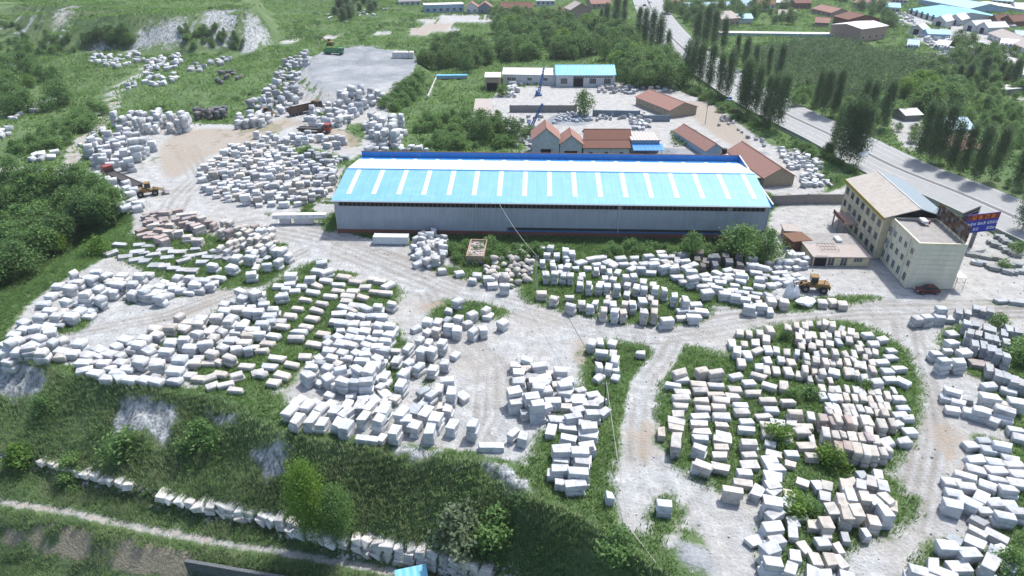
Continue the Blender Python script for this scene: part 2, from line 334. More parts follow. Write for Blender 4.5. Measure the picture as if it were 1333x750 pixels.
GRASS = [[(295, 500), (372, 508), (378, 545), (366, 566), (300, 530)], [(236, 488), (290, 440), (330, 395), (372, 352), (420, 345), (445, 368), (525, 368), (522, 395), (470, 425), (400, 470), (370, 512), (300, 512)],
 [(135, 326), (180, 300), (270, 300), (370, 335), (378, 352), (330, 378), (240, 372), (190, 352)], [(66, 424), (100, 408), (125, 408), (112, 428), (75, 436)],
 [(560, 392), (600, 388), (665, 402), (660, 412), (600, 420), (575, 428), (560, 420)], [(495, 432), (520, 420), (532, 460), (525, 505), (505, 515), (490, 490)], [(440, 522), (520, 520), (500, 545), (460, 545)],
 [(672, 388), (690, 330), (1000, 318), (1015, 350), (1000, 385), (978, 402), (930, 394), (922, 416), (885, 424), (800, 420), (715, 400)],
 [(600, 322), (700, 322), (690, 350), (640, 356), (590, 350)], [(530, 306), (1000, 318), (1000, 330), (530, 320)], [(560, 345), (690, 350), (690, 372), (650, 374), (565, 352)],
 [(752, 448), (800, 442), (845, 448), (856, 465), (830, 515), (816, 570), (798, 610), (795, 650), (805, 690), (770, 665), (640, 600), (690, 605), (700, 560), (735, 555), (722, 520), (762, 505)],
 [(868, 452), (905, 448), (950, 470), (960, 428), (1110, 412), (1180, 450), (1198, 490), (1202, 520), (1190, 575), (1152, 622), (1040, 640), (1010, 628), (985, 640), (940, 640), (900, 622), (855, 582), (852, 540), (862, 500)],
 [(1012, 590), (1100, 612), (1160, 612), (1186, 650), (1178, 690), (1110, 705), (1092, 735), (1000, 752), (985, 720), (1000, 640)],
 [(1222, 432), (1260, 418), (1290, 440), (1333, 430), (1400, 450), (1400, 520), (1310, 500), (1262, 488), (1228, 470)], [(1280, 500), (1340, 490), (1400, 540), (1400, 580), (1330, 570), (1290, 545)],
 [(1262, 560), (1300, 575), (1400, 580), (1400, 760), (1300, 760), (1310, 690), (1272, 640)], [(1195, 710), (1240, 700), (1300, 720), (1300, 770), (1190, 770)], [(1175, 640), (1200, 650), (1190, 680), (1175, 670)],
 [(960, 402), (1010, 386), (1050, 388), (1145, 383), (1148, 389), (1070, 401), (1000, 408)], [(838, 690), (860, 640), (890, 650), (885, 690), (862, 705)], [(415, 285), (440, 275), (442, 300), (425, 302)], [(360, 195), (400, 190), (455, 205), (448, 220), (400, 225)], [(1290, 388), (1400, 392), (1400, 398), (1290, 396)],
 [(670, 160), (700, 140), (712, 150), (700, 172), (672, 172)], [(630, 170), (690, 160), (690, 200), (630, 200)], [(875, 155), (905, 152), (915, 172), (890, 178)], [(655, 118), (700, 112), (745, 122), (740, 132), (700, 133), (660, 128)],
 [(1068, 210), (1085, 205), (1120, 225), (1092, 248), (1075, 232)], [(880, 680), (905, 690), (930, 740), (900, 790), (880, 740)], [(450, 160), (480, 160), (470, 192), (452, 190)], [(330, 168), (345, 160), (370, 162), (360, 176)]]
gmask = union(GRASS, 2.0)
gmask = np.maximum(gmask, soft(W([(862, 460), (900, 452), (940, 458), (930, 480), (880, 480)]), 2))
dust = dust * (1 - gmask)
weed = np.clip((vnoise(GX, GY, 4.5, 61) * .65 + vnoise(GX, GY, 1.7, 62) * .35 - .60) * 7, 0, 1) * np.clip((vnoise(GX, GY, 26, 63) - .35) * 4, 0, 1)
roads_ = np.minimum.reduce([dline(W(q), GX, GY) for q in ([(440, 315), (520, 345), (600, 378), (680, 400), (760, 425), (840, 436), (920, 428), (1000, 415), (1120, 405), (1333, 402)], [(250, 300), (330, 290), (420, 310), (480, 335), (560, 365)], [(1180, 420), (1190, 470), (1205, 520), (1215, 570), (1205, 620), (1190, 690)], [(60, 440), (140, 425), (220, 410), (300, 380), (350, 350), (400, 325)], [(560, 380), (600, 440), (640, 480), (640, 540)], [(260, 170), (240, 230), (230, 290)])])
dust = dust * (1 - .75 * weed * np.clip(roads_ / 3 - 1.2, 0, 1))
for pts, wd in (([(-60, 218), (0, 220), (60, 223), (115, 224)], 5), ([(92, 222), (98, 192), (128, 165), (148, 135), (150, 118), (190, 92), (215, 75)], 4.0), ([(350, 45), (450, 46), (540, 40), (620, 36)], 5), ([(880, 440), (862, 470), (838, 500), (828, 560), (830, 600)], 4.5), ([(1285, 60), (1330, 95)], 5), ([(1245, 95), (1300, 110), (1333, 128)], 3)):
    dust = np.maximum(dust, line(pts, wd))
dust = dust * np.clip(dline(EDGE, GX, GY) / 2.2 - .4 + .8 * vnoise(GX, GY, 3, 31), 0, 1)
dust = np.maximum(dust, .8 * np.clip(.5 + (.75 - dline(PATHL, GX, GY)) / 1.2, 0, 1)); 
tan = .75 * union([[(205, 180), (262, 165), (330, 168), (372, 150), (400, 158), (330, 186), (262, 205), (235, 235), (205, 232)], [(815, 560), (836, 540), (862, 560), (860, 600), (835, 598), (818, 585)], [(1205, 552), (1232, 548), (1255, 560), (1262, 592), (1240, 610), (1215, 590)], [(1235, 600), (1262, 600), (1258, 630), (1238, 632)], [(375, 165), (450, 165), (480, 190), (440, 196), (385, 180)], [(880, 130), (925, 130), (990, 190), (960, 196), (910, 165)], [(535, 395), (590, 385), (575, 400), (545, 412)], [(740, 435), (770, 440), (765, 480), (745, 480)], [(520, 42), (560, 28), (600, 32), (560, 46)], [(0, 676), (80, 690), (180, 712), (240, 728), (235, 742), (150, 735), (60, 715), (0, 712)]], 2)
tan = np.maximum(tan, .55 * np.clip(1 - dline(PATHL, GX, GY) / 1.4, 0, 1))
for pts, wd in (([(92, 222), (98, 192), (128, 165), (148, 135), (150, 118)], 3), ([(-60, 218), (0, 220), (60, 223), (115, 224)], 3)): tan = np.maximum(tan, .8 * line(pts, wd))
grav = union([[(398, 104), (425, 122), (470, 130), (505, 122), (537, 100), (548, 76), (520, 62), (440, 60), (405, 72)], [(876, 706), (900, 704), (925, 722), (940, 745), (890, 745)], [(710, 150), (770, 147), (775, 163), (715, 166)], [(685, 200), (1000, 204), (1000, 195), (690, 190)]], 1.5)
conc = union([[(1000, 262), (1090, 250), (1125, 226), (1333, 325), (1440, 370), (1440, 392), (1140, 388), (1010, 345)], [(640, 110), (800, 106), (870, 112), (930, 135), (1000, 190), (1090, 245), (1000, 258), (900, 200), (690, 203), (650, 140)]], 2)
_dp = dline(PATHL, GX, GY); tan = np.maximum(tan, np.where(pip(LOWER3, GX, GY) & (GX > -90) & (GX < -46), np.clip(np.minimum((_dp - 1.6) / .6, (5.6 - _dp) / .8), 0, 1) * np.clip(1.9 * vnoise(GX, GY, 2.5, 81) - .25, 0, 1), 0))
bankm = np.where(pip(LOWER3, GX, GY) & (GX > -95) & (GX < -44), np.clip(np.minimum((_dp - 1.6) / .6, (7.2 - _dp) / 1.0), 0, 1), 0)
rut = np.zeros(GX.shape)
for pts, offs_ in (([(440, 315), (520, 345), (600, 378), (680, 400), (760, 425), (840, 436), (920, 428), (1000, 415), (1120, 405), (1333, 402)], (-3.2, -1.4, .3, 2.0, 3.6)), ([(250, 300), (330, 290), (420, 310), (480, 335), (560, 365)], (-4, -2, 0, 2, 4)), ([(880, 440), (862, 470), (838, 500), (828, 560), (830, 600)], (-.9, .9)), ([(1180, 420), (1190, 470), (1205, 520), (1215, 570), (1205, 620), (1190, 690)], (-2.2, -.8, .8, 2.2)), ([(60, 440), (140, 425), (220, 410), (300, 380), (350, 350), (400, 325)], (-2, -.5, 1.2)), ([(560, 380), (600, 440), (640, 480), (640, 540), (620, 580)], (-2.5, -.9, .9, 2.6)), ([(240, 190), (260, 230), (230, 260), (220, 280)], (-3, -1, 1, 3)), ([(880, 440), (930, 425), (1000, 418)], (3.5, 5.5)), ([(330, 170), (390, 160), (440, 180)], (-2, 0, 2))):
    Pw = W(pts); dx = Pw[-1].x - Pw[0].x; dy = Pw[-1].y - Pw[0].y; L_ = math.hypot(dx, dy)
    for k_ in offs_:
        wob = (vnoise(GX, GY, 9, int(k_ * 10) + 40) - .5) * 1.4
        q_ = [(p.x - dy / L_ * k_, p.y + dx / L_ * k_) for p in Pw]
        d_ = np.abs(dline(q_, GX, GY) + wob * .5); rut = np.maximum(rut, np.clip(1 - d_ / .7, 0, 1) * (.4 + .6 * vnoise(GX, GY, 6, 50)))
rock = np.zeros(GX.shape)
for P in ([(0, 460), (60, 478), (62, 510), (20, 520), (-20, 515)], [(158, 520), (180, 515), (232, 522), (236, 545), (215, 585), (190, 560), (145, 575), (150, 545)], [(268, 535), (312, 535), (310, 552), (275, 555)], [(325, 585), (372, 575), (375, 615), (345, 625)], [(172, 38), (225, 36), (232, 60), (172, 64)], [(238, 46), (250, 44), (252, 62), (240, 62)], [(280, 26), (300, 26), (340, 55), (330, 62), (300, 55)], [(40, 44), (90, 40), (95, 50), (30, 52)], [(140, 24), (275, 20), (270, 26), (150, 30)], [(0, 22), (55, 24), (58, 28), (0, 34)], [(505, 578), (580, 588), (560, 600), (515, 592)], [(630, 600), (668, 610), (700, 640), (680, 645), (640, 620)]):
    rock = np.maximum(rock, soft(W(P), 1.2))
rock = np.maximum(rock, soft(W([(110, 40), (200, 34), (345, 30), (352, 60), (330, 68), (120, 67)]), 3) * np.clip(1.7 * vnoise(GX, GY, 5, 91) - .2, 0, 1))
vx, vy = GX.ravel(), GY.ravel()
near = (GX > -115) & (GX < 125) & (GY > 38) & (GY < 220)
veg = np.clip(1 - dust - tan * .6 - conc - grav, 0, 1)
GZ2 = GZ + (veg * (vnoise(GX, GY, 2.2, 1) - .5) * .5 + (vnoise(GX, GY, .9, 2) - .5) * .10 + veg * (vnoise(GX, GY, 14, 8) - .5) * np.clip((GY - 120) / 200, 0, 1) * 2.0 - .05 * conc + grav * (vnoise(GX, GY, 5, 95) - .3) * 1.2 + rock * ((vnoise(GX * 1.0, GY, 1.6, 71) - .5) * 1.6 + (vnoise(GX, GY, .8, 72) - .5) * .8)) * np.where(near, 1, .8) - .06
_rd = dline([(p[0], p[1]) for p in [at(*q) for q in [(1500, 352), (1333, 288), (1163, 217), (1018, 146), (900, 72), (868, 42), (850, 15), (836, -30)]]], GX, GY)
GZ2 = np.where(_rd < 17, np.minimum(GZ2, -.25), GZ2)     # road bed
ny, nx = GX.shape
ii = np.arange(ny * nx).reshape(ny, nx)
F = np.stack([ii[:-1, :-1], ii[:-1, 1:], ii[1:, 1:], ii[1:, :-1]], -1).reshape(-1, 4)
me = idx_mesh('ground', np.stack([vx, vy, GZ2.ravel()], -1), F)
me.polygons.foreach_set('use_smooth', np.ones(len(F), bool))
for nm, (r, g, b) in (('m1', (dust, tan, conc)), ('m2', (grav, rock, rut))):
    a = me.color_attributes.new(nm, 'FLOAT_COLOR', 'POINT')
    a.data.foreach_set('color', np.stack([r.ravel(), g.ravel(), b.ravel(), np.ones(r.size)], -1).astype(np.float32).ravel())
m, t, b = base_mat('ground', .95)
def sep(nm):
    a = N(t, 'ShaderNodeVertexColor', layer_name=nm); s = N(t, 'ShaderNodeSeparateColor'); t.links.new(a.outputs[0], s.inputs[0]); return s.outputs
m1, m2 = sep('m1'), sep('m2')
n_s, n_m, n_l = noise(t, 2.2, 6, .65), noise(t, .45, 6, .6), noise(t, .07, 5, .6)
def edge(mask, k=1.1, nn=n_m):
    return mth(t, 'MULTIPLY_ADD', mth(t, 'ADD', mth(t, 'ADD', mask, mth(t, 'MULTIPLY', mth(t, 'SUBTRACT', nn, .5), k)), mth(t, 'MULTIPLY', mth(t, 'SUBTRACT', n_s, .5), .5)), 2.6, -.85, True)
veg_c = mixc(t, n_m, (.042, .08, .036), (.095, .15, .065)); veg_c = mixc(t, mth(t, 'MULTIPLY_ADD', n_l, 2.2, -.8, True), veg_c, (.135, .185, .085)); veg_c = mixc(t, mth(t, 'MULTIPLY_ADD', n_s, 2.6, -1.5, True), veg_c, (.16, .15, .09))
dust_c = ramp(t, n_m, [(.28, (.35, .37, .38)), (.48, (.48, .505, .52)), (.68, (.65, .675, .69))])
# wheel ruts and washed streaks in the marble dust
wv = N(t, 'ShaderNodeTexWave'); wv.inputs['Scale'].default_value = .30; wv.inputs['Distortion'].default_value = 9; wv.inputs['Detail'].default_value = 4; wv.inputs['Detail Scale'].default_value = 1.2
gp = N(t, 'ShaderNodeNewGeometry'); t.links.new(gp.outputs['Position'], wv.inputs['Vector'])
dust_c = mixc(t, mth(t, 'MULTIPLY', wv.outputs['Fac'], .28), dust_c, (.42, .42, .41))
dust_c = mixc(t, mth(t, 'MULTIPLY_ADD', n_s, 4, -2.15, True), dust_c, (.24, .225, .19))
dust_c = mixc(t, mth(t, 'MULTIPLY_ADD', n_l, 2.4, -1.05, True), dust_c, (.43, .40, .36))
dust_c = mixc(t, mth(t, 'MULTIPLY', m2[2], .9, None, True), dust_c, (.27, .25, .22))
conc_c = ramp(t, n_m, [(.3, (.38, .385, .38)), (.5, (.48, .485, .48)), (.7, (.57, .57, .56))])
grav_c = ramp(t, n_s, [(.3, (.12, .14, .16)), (.5, (.25, .28, .31)), (.7, (.44, .47, .50))])
grav_c = mixc(t, mth(t, 'MULTIPLY_ADD', n_l, 3.0, -1.2, True), grav_c, (.48, .50, .52))
mpv = N(t, 'ShaderNodeMapping'); mpv.inputs['Scale'].default_value = (1.4, 1.4, .25); t.links.new(gp.outputs['Position'], mpv.inputs[0])
rock_c = ramp(t, noise(t, 1.0, 6, .7, mpv.outputs[0]), [(.36, (.10, .115, .12)), (.48, (.26, .28, .29)), (.62, (.46, .48, .49))])
tan_c = mixc(t, n_s, (.34, .28, .22), (.46, .40, .33))
dim = lambda x: mixc(t, 1.0, x, (.70, .70, .70), 'MULTIPLY')
c = mixc(t, edge(m1[0], 1.3), veg_c, dim(dust_c)); c = mixc(t, edge(m1[2], .5), c, dim(conc_c)); c = mixc(t, mth(t, 'MULTIPLY', edge(m1[1], 1.6), .75), c, dim(tan_c))
c = mixc(t, edge(m2[0], .8), c, dim(grav_c)); c = mixc(t, edge(m2[1], 1.6), c, rock_c)
t.links.new(c, b.inputs['Base Color']); b.inputs['Specular IOR Level'].default_value = .1
bump(t, b, mth(t, 'ADD', n_s, mth(t, 'MULTIPLY', n_m, .8)), .9, .45)
tag(mobj('ground', me, 'ground'), kind='structure')
# sampled fields for planting
def field(A, X, Y):
    i = np.clip(np.searchsorted(XS, X), 0, nx - 1); j = np.clip(np.searchsorted(YS, Y), 0, ny - 1); return A[j, i]

# ------------------------------------------------------------------ highway
RC = [at(*p) for p in [(1500, 352), (1420, 325), (1333, 288), (1250, 252), (1163, 217), (1090, 180), (1018, 146), (960, 113), (900, 72), (868, 42), (850, 15), (840, -8), (836, -30), (834, -60)]]
def smooth_line(P, n=6):
    o = []
    for i in range(len(P) - 1):
        p0, p1, p2, p3 = P[max(i - 1, 0)], P[i], P[i + 1], P[min(i + 2, len(P) - 1)]
        for k in range(n):
            u = k / n; o.append(.5 * ((2 * p1) + (p2 - p0) * u + (2 * p0 - 5 * p1 + 4 * p2 - p3) * u * u + (3 * p1 - p0 - 3 * p2 + p3) * u ** 3))
    return o + [P[-1]]
RL = smooth_line(RC, 5)
def offs(L, d):
    o = []
    for i, p in enumerate(L):
        q = (L[min(i + 1, len(L) - 1)] - L[max(i - 1, 0)]).normalized(); o.append(Vector((p.x + q.y * d, p.y - q.x * d, 0)))
    return o
def strip(L, a, b, z):
    A, Bq = offs(L, a), offs(L, b); mb = MB()
    for i in range(len(L) - 1): mb.add([(A[i].x, A[i].y, z), (A[i + 1].x, A[i + 1].y, z), (Bq[i + 1].x, Bq[i + 1].y, z), (Bq[i].x, Bq[i].y, z)], [(0, 1, 2, 3)])
    return mb
hw = tag(strip(RL, -12, 12, .10).build('highway', 'asphalt'), kind='structure')
strip(RL, -.75, .75, .105).build('median_strip', 'asphalt_dark', hw)
for d in (-11.2, -1.2, 1.2, 11.2): strip(RL, d - .09, d + .09, .105).build('edge_line', 'road_paint', hw)
def dashes(d):
    A = offs(RL, d); mb = MB()
    for i in range(len(A) - 1):
        p, q = A[i], A[i + 1]; L = (q - p).length; u = (q - p) / L; v = Vector((-u.y, u.x, 0)) * .09
        s = 0
        while s + 5 < L:
            a, e = p + u * s, p + u * (s + 5); s += 14
            mb.add([(*(a - v).xy, .105), (*(e - v).xy, .105), (*(e + v).xy, .105), (*(a + v).xy, .105)], [(0, 1, 2, 3)])
    return mb
for d in (-4.8, -8.2, 4.8, 8.2): dashes(d).build('lane_dashes', 'road_paint', hw)
def poly_wall(L, h, tck, z=0):
    mb = MB(); A, Bq = offs(L, -tck / 2), offs(L, tck / 2)
    for i in range(len(L) - 1): mb.prism([(A[i].x, A[i].y, z), (A[i + 1].x, A[i + 1].y, z), (Bq[i + 1].x, Bq[i + 1].y, z), (Bq[i].x, Bq[i].y, z)], [(A[i].x, A[i].y, z + h), (A[i + 1].x, A[i + 1].y, z + h), (Bq[i + 1].x, Bq[i + 1].y, z + h), (Bq[i].x, Bq[i].y, z + h)])
    return mb
side = offs(RL, -12.6)
def road_par(name, label, i0, i1):
    S = side[i0:i1 + 1]; r = thing(name, label, 'parapet', (S[0].x, S[0].y, 0)); loc = Vector((S[0].x, S[0].y, 0))
    for i in range(len(S) - 1):
        poly_wall([S[i] - loc, S[i + 1] - loc], .95, .35).build('parapet_panel', 'concrete_green', r)
        poly_wall([S[i] - loc, S[i + 1] - loc], .14, .5, .95).build('coping', 'concrete_pale', r)
road_par('road_parapet', 'low pale green concrete parapet along highway before the leaning poplars', 6, 19)
road_par('road_parapet', 'low pale green concrete parapet along highway beside the orchard', 23, 40)

# ------------------------------------------------------------------ quarried stone
def block_mesh(seed, rough=.05, chip=.10, bev=.035):
    r = random.Random(seed); bm = bmesh.new(); bmesh.ops.create_cube(bm, size=1)
    for v in bm.verts: v.co += Vector((r.uniform(-rough, rough), r.uniform(-rough, rough), r.uniform(-rough, rough) if v.co.z > 0 else 0))
    if r.random() < chip * 5:
        v = r.choice([v for v in bm.verts if v.co.z > 0]); v.co *= r.uniform(.72, .9)
    bmesh.ops.bevel(bm, geom=bm.edges[:], offset=bev, segments=1, affect='EDGES')
    for v in bm.verts: v.co += Vector((r.uniform(-1, 1), r.uniform(-1, 1), r.uniform(-1, 1))) * .008; v.co.z += .5
    me = bpy.data.meshes.new('stone_block'); bm.to_mesh(me); bm.free(); me.materials.append(M['stone']); return me
BLK = [block_mesh(i, (.03, .05, .09)[i % 3], .14) for i in range(24)]
def boulder_mesh(seed):
    r = random.Random(seed + 99); bm = bmesh.new(); bmesh.ops.create_icosphere(bm, subdivisions=2, radius=.62)
    k = [Vector((r.uniform(-1, 1), r.uniform(-1, 1), r.uniform(-1, 1))).normalized() for _ in range(9)]; dd = [r.uniform(.34, .5) for _ in k]
    for v in bm.verts:
        for n, d in zip(k, dd):
            e = v.co.dot(n) - d
            if e > 0: v.co -= n * e
        v.co.z = max(v.co.z, -.4)
    for v in bm.verts: v.co.z += .4
    me = bpy.data.meshes.new('boulder'); bm.to_mesh(me); bm.free(); me.materials.append(M['stone']); return me
BLD = [boulder_mesh(i) for i in range(8)]
STONES = []      # (depth, mesh, location, rotation, scale, tint, pile)
PILES = {}
WHITE, GREYW, PINK, DARK, BEIGE = (.63, .655, .68), (.46, .485, .51), (.45, .39, .375), (.17, .175, .185), (.60, .575, .54)
def tintof(base, r=.10):
    k = .75 * (1 + random.uniform(-r * 1.6, r)); w_ = random.uniform(-.015, .015)
    return (min(.85, base[0] * k + w_), base[1] * k, min(.86, base[2] * k - w_), 1)
def put(p, ang, dims, tint, pile, mesh=None, tilt=2.0, zoff=0.0):
    me = mesh or random.choice(BLK)
    loc = (p[0], p[1], p[2] + zoff - .04); rot = (math.radians(random.gauss(0, tilt)), math.radians(random.gauss(0, tilt)), ang)
    STONES.append((math.hypot(p[0], p[1]), me, loc, rot, dims, tint, pile))
def pile(key, label, view, ang, pts, dims=(2.55, 1.45, 1.2), base=WHITE, jit=7, vj=.17, alt=None, zf=1.0):
    """pts: 'x,y[,levels[,quarter turns or degrees]]' measured on a 3x enlargement whose corner is at view"""
    PILES.setdefault(key, label)
    for tok in pts.split():
        q = tok.split(','); x, y = view[0] + float(q[0]) / 3, view[1] + float(q[1]) / 3
        lv = int(q[2]) if len(q) > 2 else 1; da = float(q[3]) if len(q) > 3 else 0
        h0 = dims[2] * random.uniform(.88, 1.1) * (.95 if lv == 1 else .86 if lv == 2 else .76)
        g = gw(x, y); z = g.z
        p = at(x, y, z + h0 * lv); p.x += random.gauss(0, .16); p.y += random.gauss(0, .16)
        a = math.radians(ang + da + random.gauss(0, jit)); b0 = alt if (alt and random.random() < .3) else base
        zc = H(p.x, p.y)
        for k in range(lv):
            d = (.93 * dims[0] * random.uniform(1 - vj, 1 + vj), .89 * dims[1] * random.uniform(1 - vj, 1 + vj), h0)
            s = .10 if k else 0
            put((p.x + random.uniform(-s, s), p.y + random.uniform(-s, s), zc + k * h0), a + random.gauss(0, .03) * (k > 0), d, tintof(b0), key + ('|0' if lv == 1 else '|1' if k == 0 else '|3' if k == lv - 1 else '|2'), tilt=1.6 if k == 0 else .6)
def heap(key, label, poly, n, size, base, ang=None, lv=1, mesh=None, flat=.75, alt=None, grow=1.6):
    """tumbled stones inside a photo-surveyed outline"""
    PILES.setdefault(key, label); P = W(poly); xs = [p.x for p in P]; ys = [p.y for p in P]; placed = []; k = 0
    sz = lambda: random.uniform(size[0], size[1])
    for tries in range(n * 40):
        if k >= n: break
        x, y = random.uniform(min(xs), max(xs)), random.uniform(min(ys), max(ys))
        if not pip(P, np.array([x]), np.array([y]))[0]: continue
        s = sz()
        if any((x - a) ** 2 + (y - c) ** 2 < (.42 * (s + e)) ** 2 for a, c, e in placed): continue
        placed.append((x, y, s)); k += 1; z = H(x, y); b0 = alt if (alt and random.random() < .35) else base; s *= .85
        n_l = lv if isinstance(lv, int) else random.choice(lv)
        for q in range(n_l):
            me = random.choice(mesh) if mesh else None
            d = (s * random.uniform(.9, 1.3), s * random.uniform(.65, .9), s * flat * random.uniform(.8, 1.15))
            a = math.radians(random.gauss(ang, 9)) if ang is not None else random.uniform(0, 6.28)
            put((x, y, z), a, d, tintof(b0, .16), key, mesh=me, tilt=2.5 if ang is not None else 9); z += d[2] * .97; x += random.uniform(-.3, .3); y += random.uniform(-.3, .3)
V5, V6, V7, V8 = (0, 200), (330, 180), (660, 180), (993, 180)
B1, B2, B3, B4, B5, B6, B7, B8, C1 = (0, 310), (330, 330), (660, 380), (850, 400), (993, 380), (0, 500), (330, 500), (660, 500), (993, 500)
T = 'white marble block '
k = 'field'; lb = T + 'in spaced grassy columns beside the rutted track'
pile(k, lb, B4, -2, jit=4, base=BEIGE, alt=WHITE, pts='105,250,2,20 110,275 85,297,1,-18 112,327 112,352 108,382 105,413 95,440,1,-14 92,462,1,-10 32,485,1,86 88,500,1,80 85,528,2,85')
pile(k, lb, B4, -4, jit=4, base=BEIGE, alt=WHITE, pts='185,240,2,25 245,250,2,8 178,293 183,322 186,353 186,388,1,-6 187,420 182,450 184,482 183,512 178,545,2,-35 200,602,2,-24 190,628,1,-20')
pile(k, lb, B4, -5, jit=4, base=BEIGE, alt=WHITE, pts='250,305 250,332 265,360 262,387 268,422 270,457 270,483 273,512 270,540 267,575 265,622,1,-18')
pile(k, lb, B4, -4, jit=4, base=BEIGE, alt=WHITE, pts='320,262,1,18 320,318 320,345 345,375 342,402 360,437 362,473 372,522,2 375,570 375,605 367,640 345,677,1,-8 305,708,2,-12')
pile(k, lb, B4, -2, jit=4, base=BEIGE, alt=WHITE, pts='368,290,1,12 390,330,1,10 410,262,1,-15 450,300,1,-25 457,362 465,395 430,422,1,14 452,452 455,487 474,572,1,-18 510,300,1,75 527,362 560,405,2 547,442,1,70 497,447,1,-10 530,500,1,75 590,487 610,535 545,568,1,-5 628,580 618,418,1,80 590,460')
k = 'arc'; lb = T + 'in curving grassy rows where the rutted track leaves the road'
pile(k, lb, B4, 80, '310,140 327,165,2 370,182 347,215 407,225 445,240 488,245 527,248 567,258 345,100 383,98 418,97 355,137 398,133 407,162,1,-50 443,118,2 460,83,2 448,165 482,165 452,203 492,203 537,210 530,172', dims=(2.2, 1.5, 1.1), jit=4, base=BEIGE, alt=WHITE)
k = 'dense'; lb = 'pale marble block in the tightly packed ranks beside the sandy lane'
pile(k, lb, B4, 72, '533,75,2 563,68,2 592,68,2 622,65 650,62 675,58,2 703,62,2 575,110,2 605,108,2 635,108 665,106 690,104 720,100 745,100 775,95 795,108 590,150,2 620,148 655,140 690,140', dims=(2.3, 1.25, 1.15), base=BEIGE, jit=4)
pile(k, lb, B4, 78, '600,190,2 640,178 675,172,2 715,175,2 750,178 785,178 810,160 840,170 880,172 605,210,2 640,205,2 672,208,2 702,210 735,212 765,213 795,218 825,225 600,240,2 630,243 662,246,2 692,246 722,248 752,250 780,250 805,258 830,270,2 855,240,2 860,215', dims=(2.2, 1.15, 1.2), base=BEIGE, alt=WHITE, jit=4)
pile(k, lb, B4, 80, '618,275 650,278 665,315 695,315 727,317 760,318 790,318 820,325 855,328 885,330 665,345 698,347 730,348 762,350 792,350 822,353 855,355 890,358 918,345 695,387 722,388 752,390 780,392 810,392 838,395 868,385 895,385 920,380 690,402 725,408 755,408 785,410', dims=(2.0, 1.1, 1.1), base=BEIGE, alt=WHITE, jit=4)
pile(k, lb, B4, 78, '668,432,3 700,440,2 728,432,3 760,435,3 792,440,3 825,440,2 855,445,2 885,450,2 880,412 912,408,2 940,445,2 680,485,3 718,492,2 753,495,2 785,500,2 812,505,2 845,508,2 870,515,2 730,540,3 768,540,3 798,545,3 832,548,3 868,555,3 903,562,2', dims=(2.2, 1.3, 1.15), base=BEIGE, alt=PINK, jit=4)
pile(k, lb, B4, 5, '845,105 905,122 865,140 935,190 900,210 960,235 915,245 935,280 978,285,1,-50 880,290,2 965,352 975,385 965,415 1005,425 960,450 1000,480 920,520 985,515 930,160', dims=(2.3, 1.5, 1.15))
k = 'lowmid'; lb = T + 'in the tumbled column of stacks below the packed ranks'
pile(k, lb, C1, 8, '45,270 40,297 45,322,2 40,352,2 40,382,2 45,412,2 50,450,3 45,505,2 50,555,2 60,600,2 45,640,3 40,690,3', dims=(2.5, 1.8, 1.2), jit=14)
k = 'knoll'; lb = 'weathered cream block in the mixed cluster on weeds below packed ranks'
pile(k, lb, C1, 75, '120,580,1 110,530 130,665 150,505 115,425 195,545 250,540,2 155,380,1,-110 215,390 258,395 238,430 330,385,2 350,378 395,395,2 435,382,2 478,390,2 350,430,3 400,435,3 440,445,3 490,440,3 310,450,2 265,485,2 330,495,3 378,492,3 430,530,2 480,490,3 505,470,2 250,575 230,612,1,-70 210,685 270,682,1,20 305,675,1,30 195,738 245,738 325,745', dims=(2.1, 1.6, 1.15), base=BEIGE, alt=WHITE, jit=12)
k = 'bank'; lb = T + 'in the scattered rows beyond the tan patch of lane'
pile(k, lb, C1, -12, '815,235 880,250 940,240,2 835,282 905,295 955,285 990,317 840,332 905,325 805,360,1,-20 740,380 795,395 740,422 885,400,1,-20 925,370 965,402,2 1005,352 1000,387 740,460,2 815,458,2,-28 860,440,1,60 905,455 960,465 950,512,2 910,585,1,-25 830,612,1,-28 930,637,1,40 735,632,2 815,655,2 770,705 900,690,2,60 610,722,2 670,705,1,60 735,745 885,742', dims=(2.6, 1.6, 1.2), jit=9)
k = 'upbank'; lb = T + 'loose on sand between packed ranks and grey granite ranks'
pile(k, lb, C1, -25, '890,45,2 945,95,3 1000,65,2 970,20 745,25,2 715,48,1,-10 745,95 775,72 850,92,2,-8 820,105 890,130,1,-12 940,130,1 990,172 1010,205', dims=(2.6, 1.7, 1.25))
pile(k, lb, B5, 5, '610,100,2 645,95,2 695,60,3 690,92,2 720,98 745,160 740,190,2 675,235,2 715,262,3 775,268,3 780,225,2 885,360 895,405,2', dims=(2.2, 1.7, 1.2))
k = 'greyrank'; lb = 'grey granite block standing in close ranks by a dark bush'
pile(k, lb, B5, 62, '770,75,3 800,75,2 830,60,2 862,62,2 890,66,2 800,115,4 840,125,3 870,135,3 900,145,3 935,155,2 815,155,4 850,160,4 885,170,4 915,180,3 950,190,3 830,200,4 865,205,4 895,220,4 925,230,4 955,245,4 970,140,3 1000,150,3 895,300,3 930,312,3 960,325,3 990,338,3 1015,348,3', dims=(2.5, 1.35, .95), base=GREYW, jit=3)
pile(k, lb, B5, -20, '845,272', dims=(3.2, 2.2, 1.2), base=PINK)
k = 'crest'; lb = T + 'in the stacked column on the crest beside the dark pole'
pile(k, lb, B8, -4, '335,75 330,110,2 325,160,3 310,195,2 320,230,3 290,255,3 295,290,2 280,340,3 270,385,2 265,120,2 250,170 235,205,2,-8 215,245,2 205,290 215,320,2 190,345 200,130 170,175,1,80 185,60,2 250,55 280,65,1,10 335,40,1,30 355,55,1,35 285,95,1,18', dims=(2.7, 1.7, 1.2), jit=7)
k = 'single'; lb = T + 'standing alone by the trampled clearing under the crest'
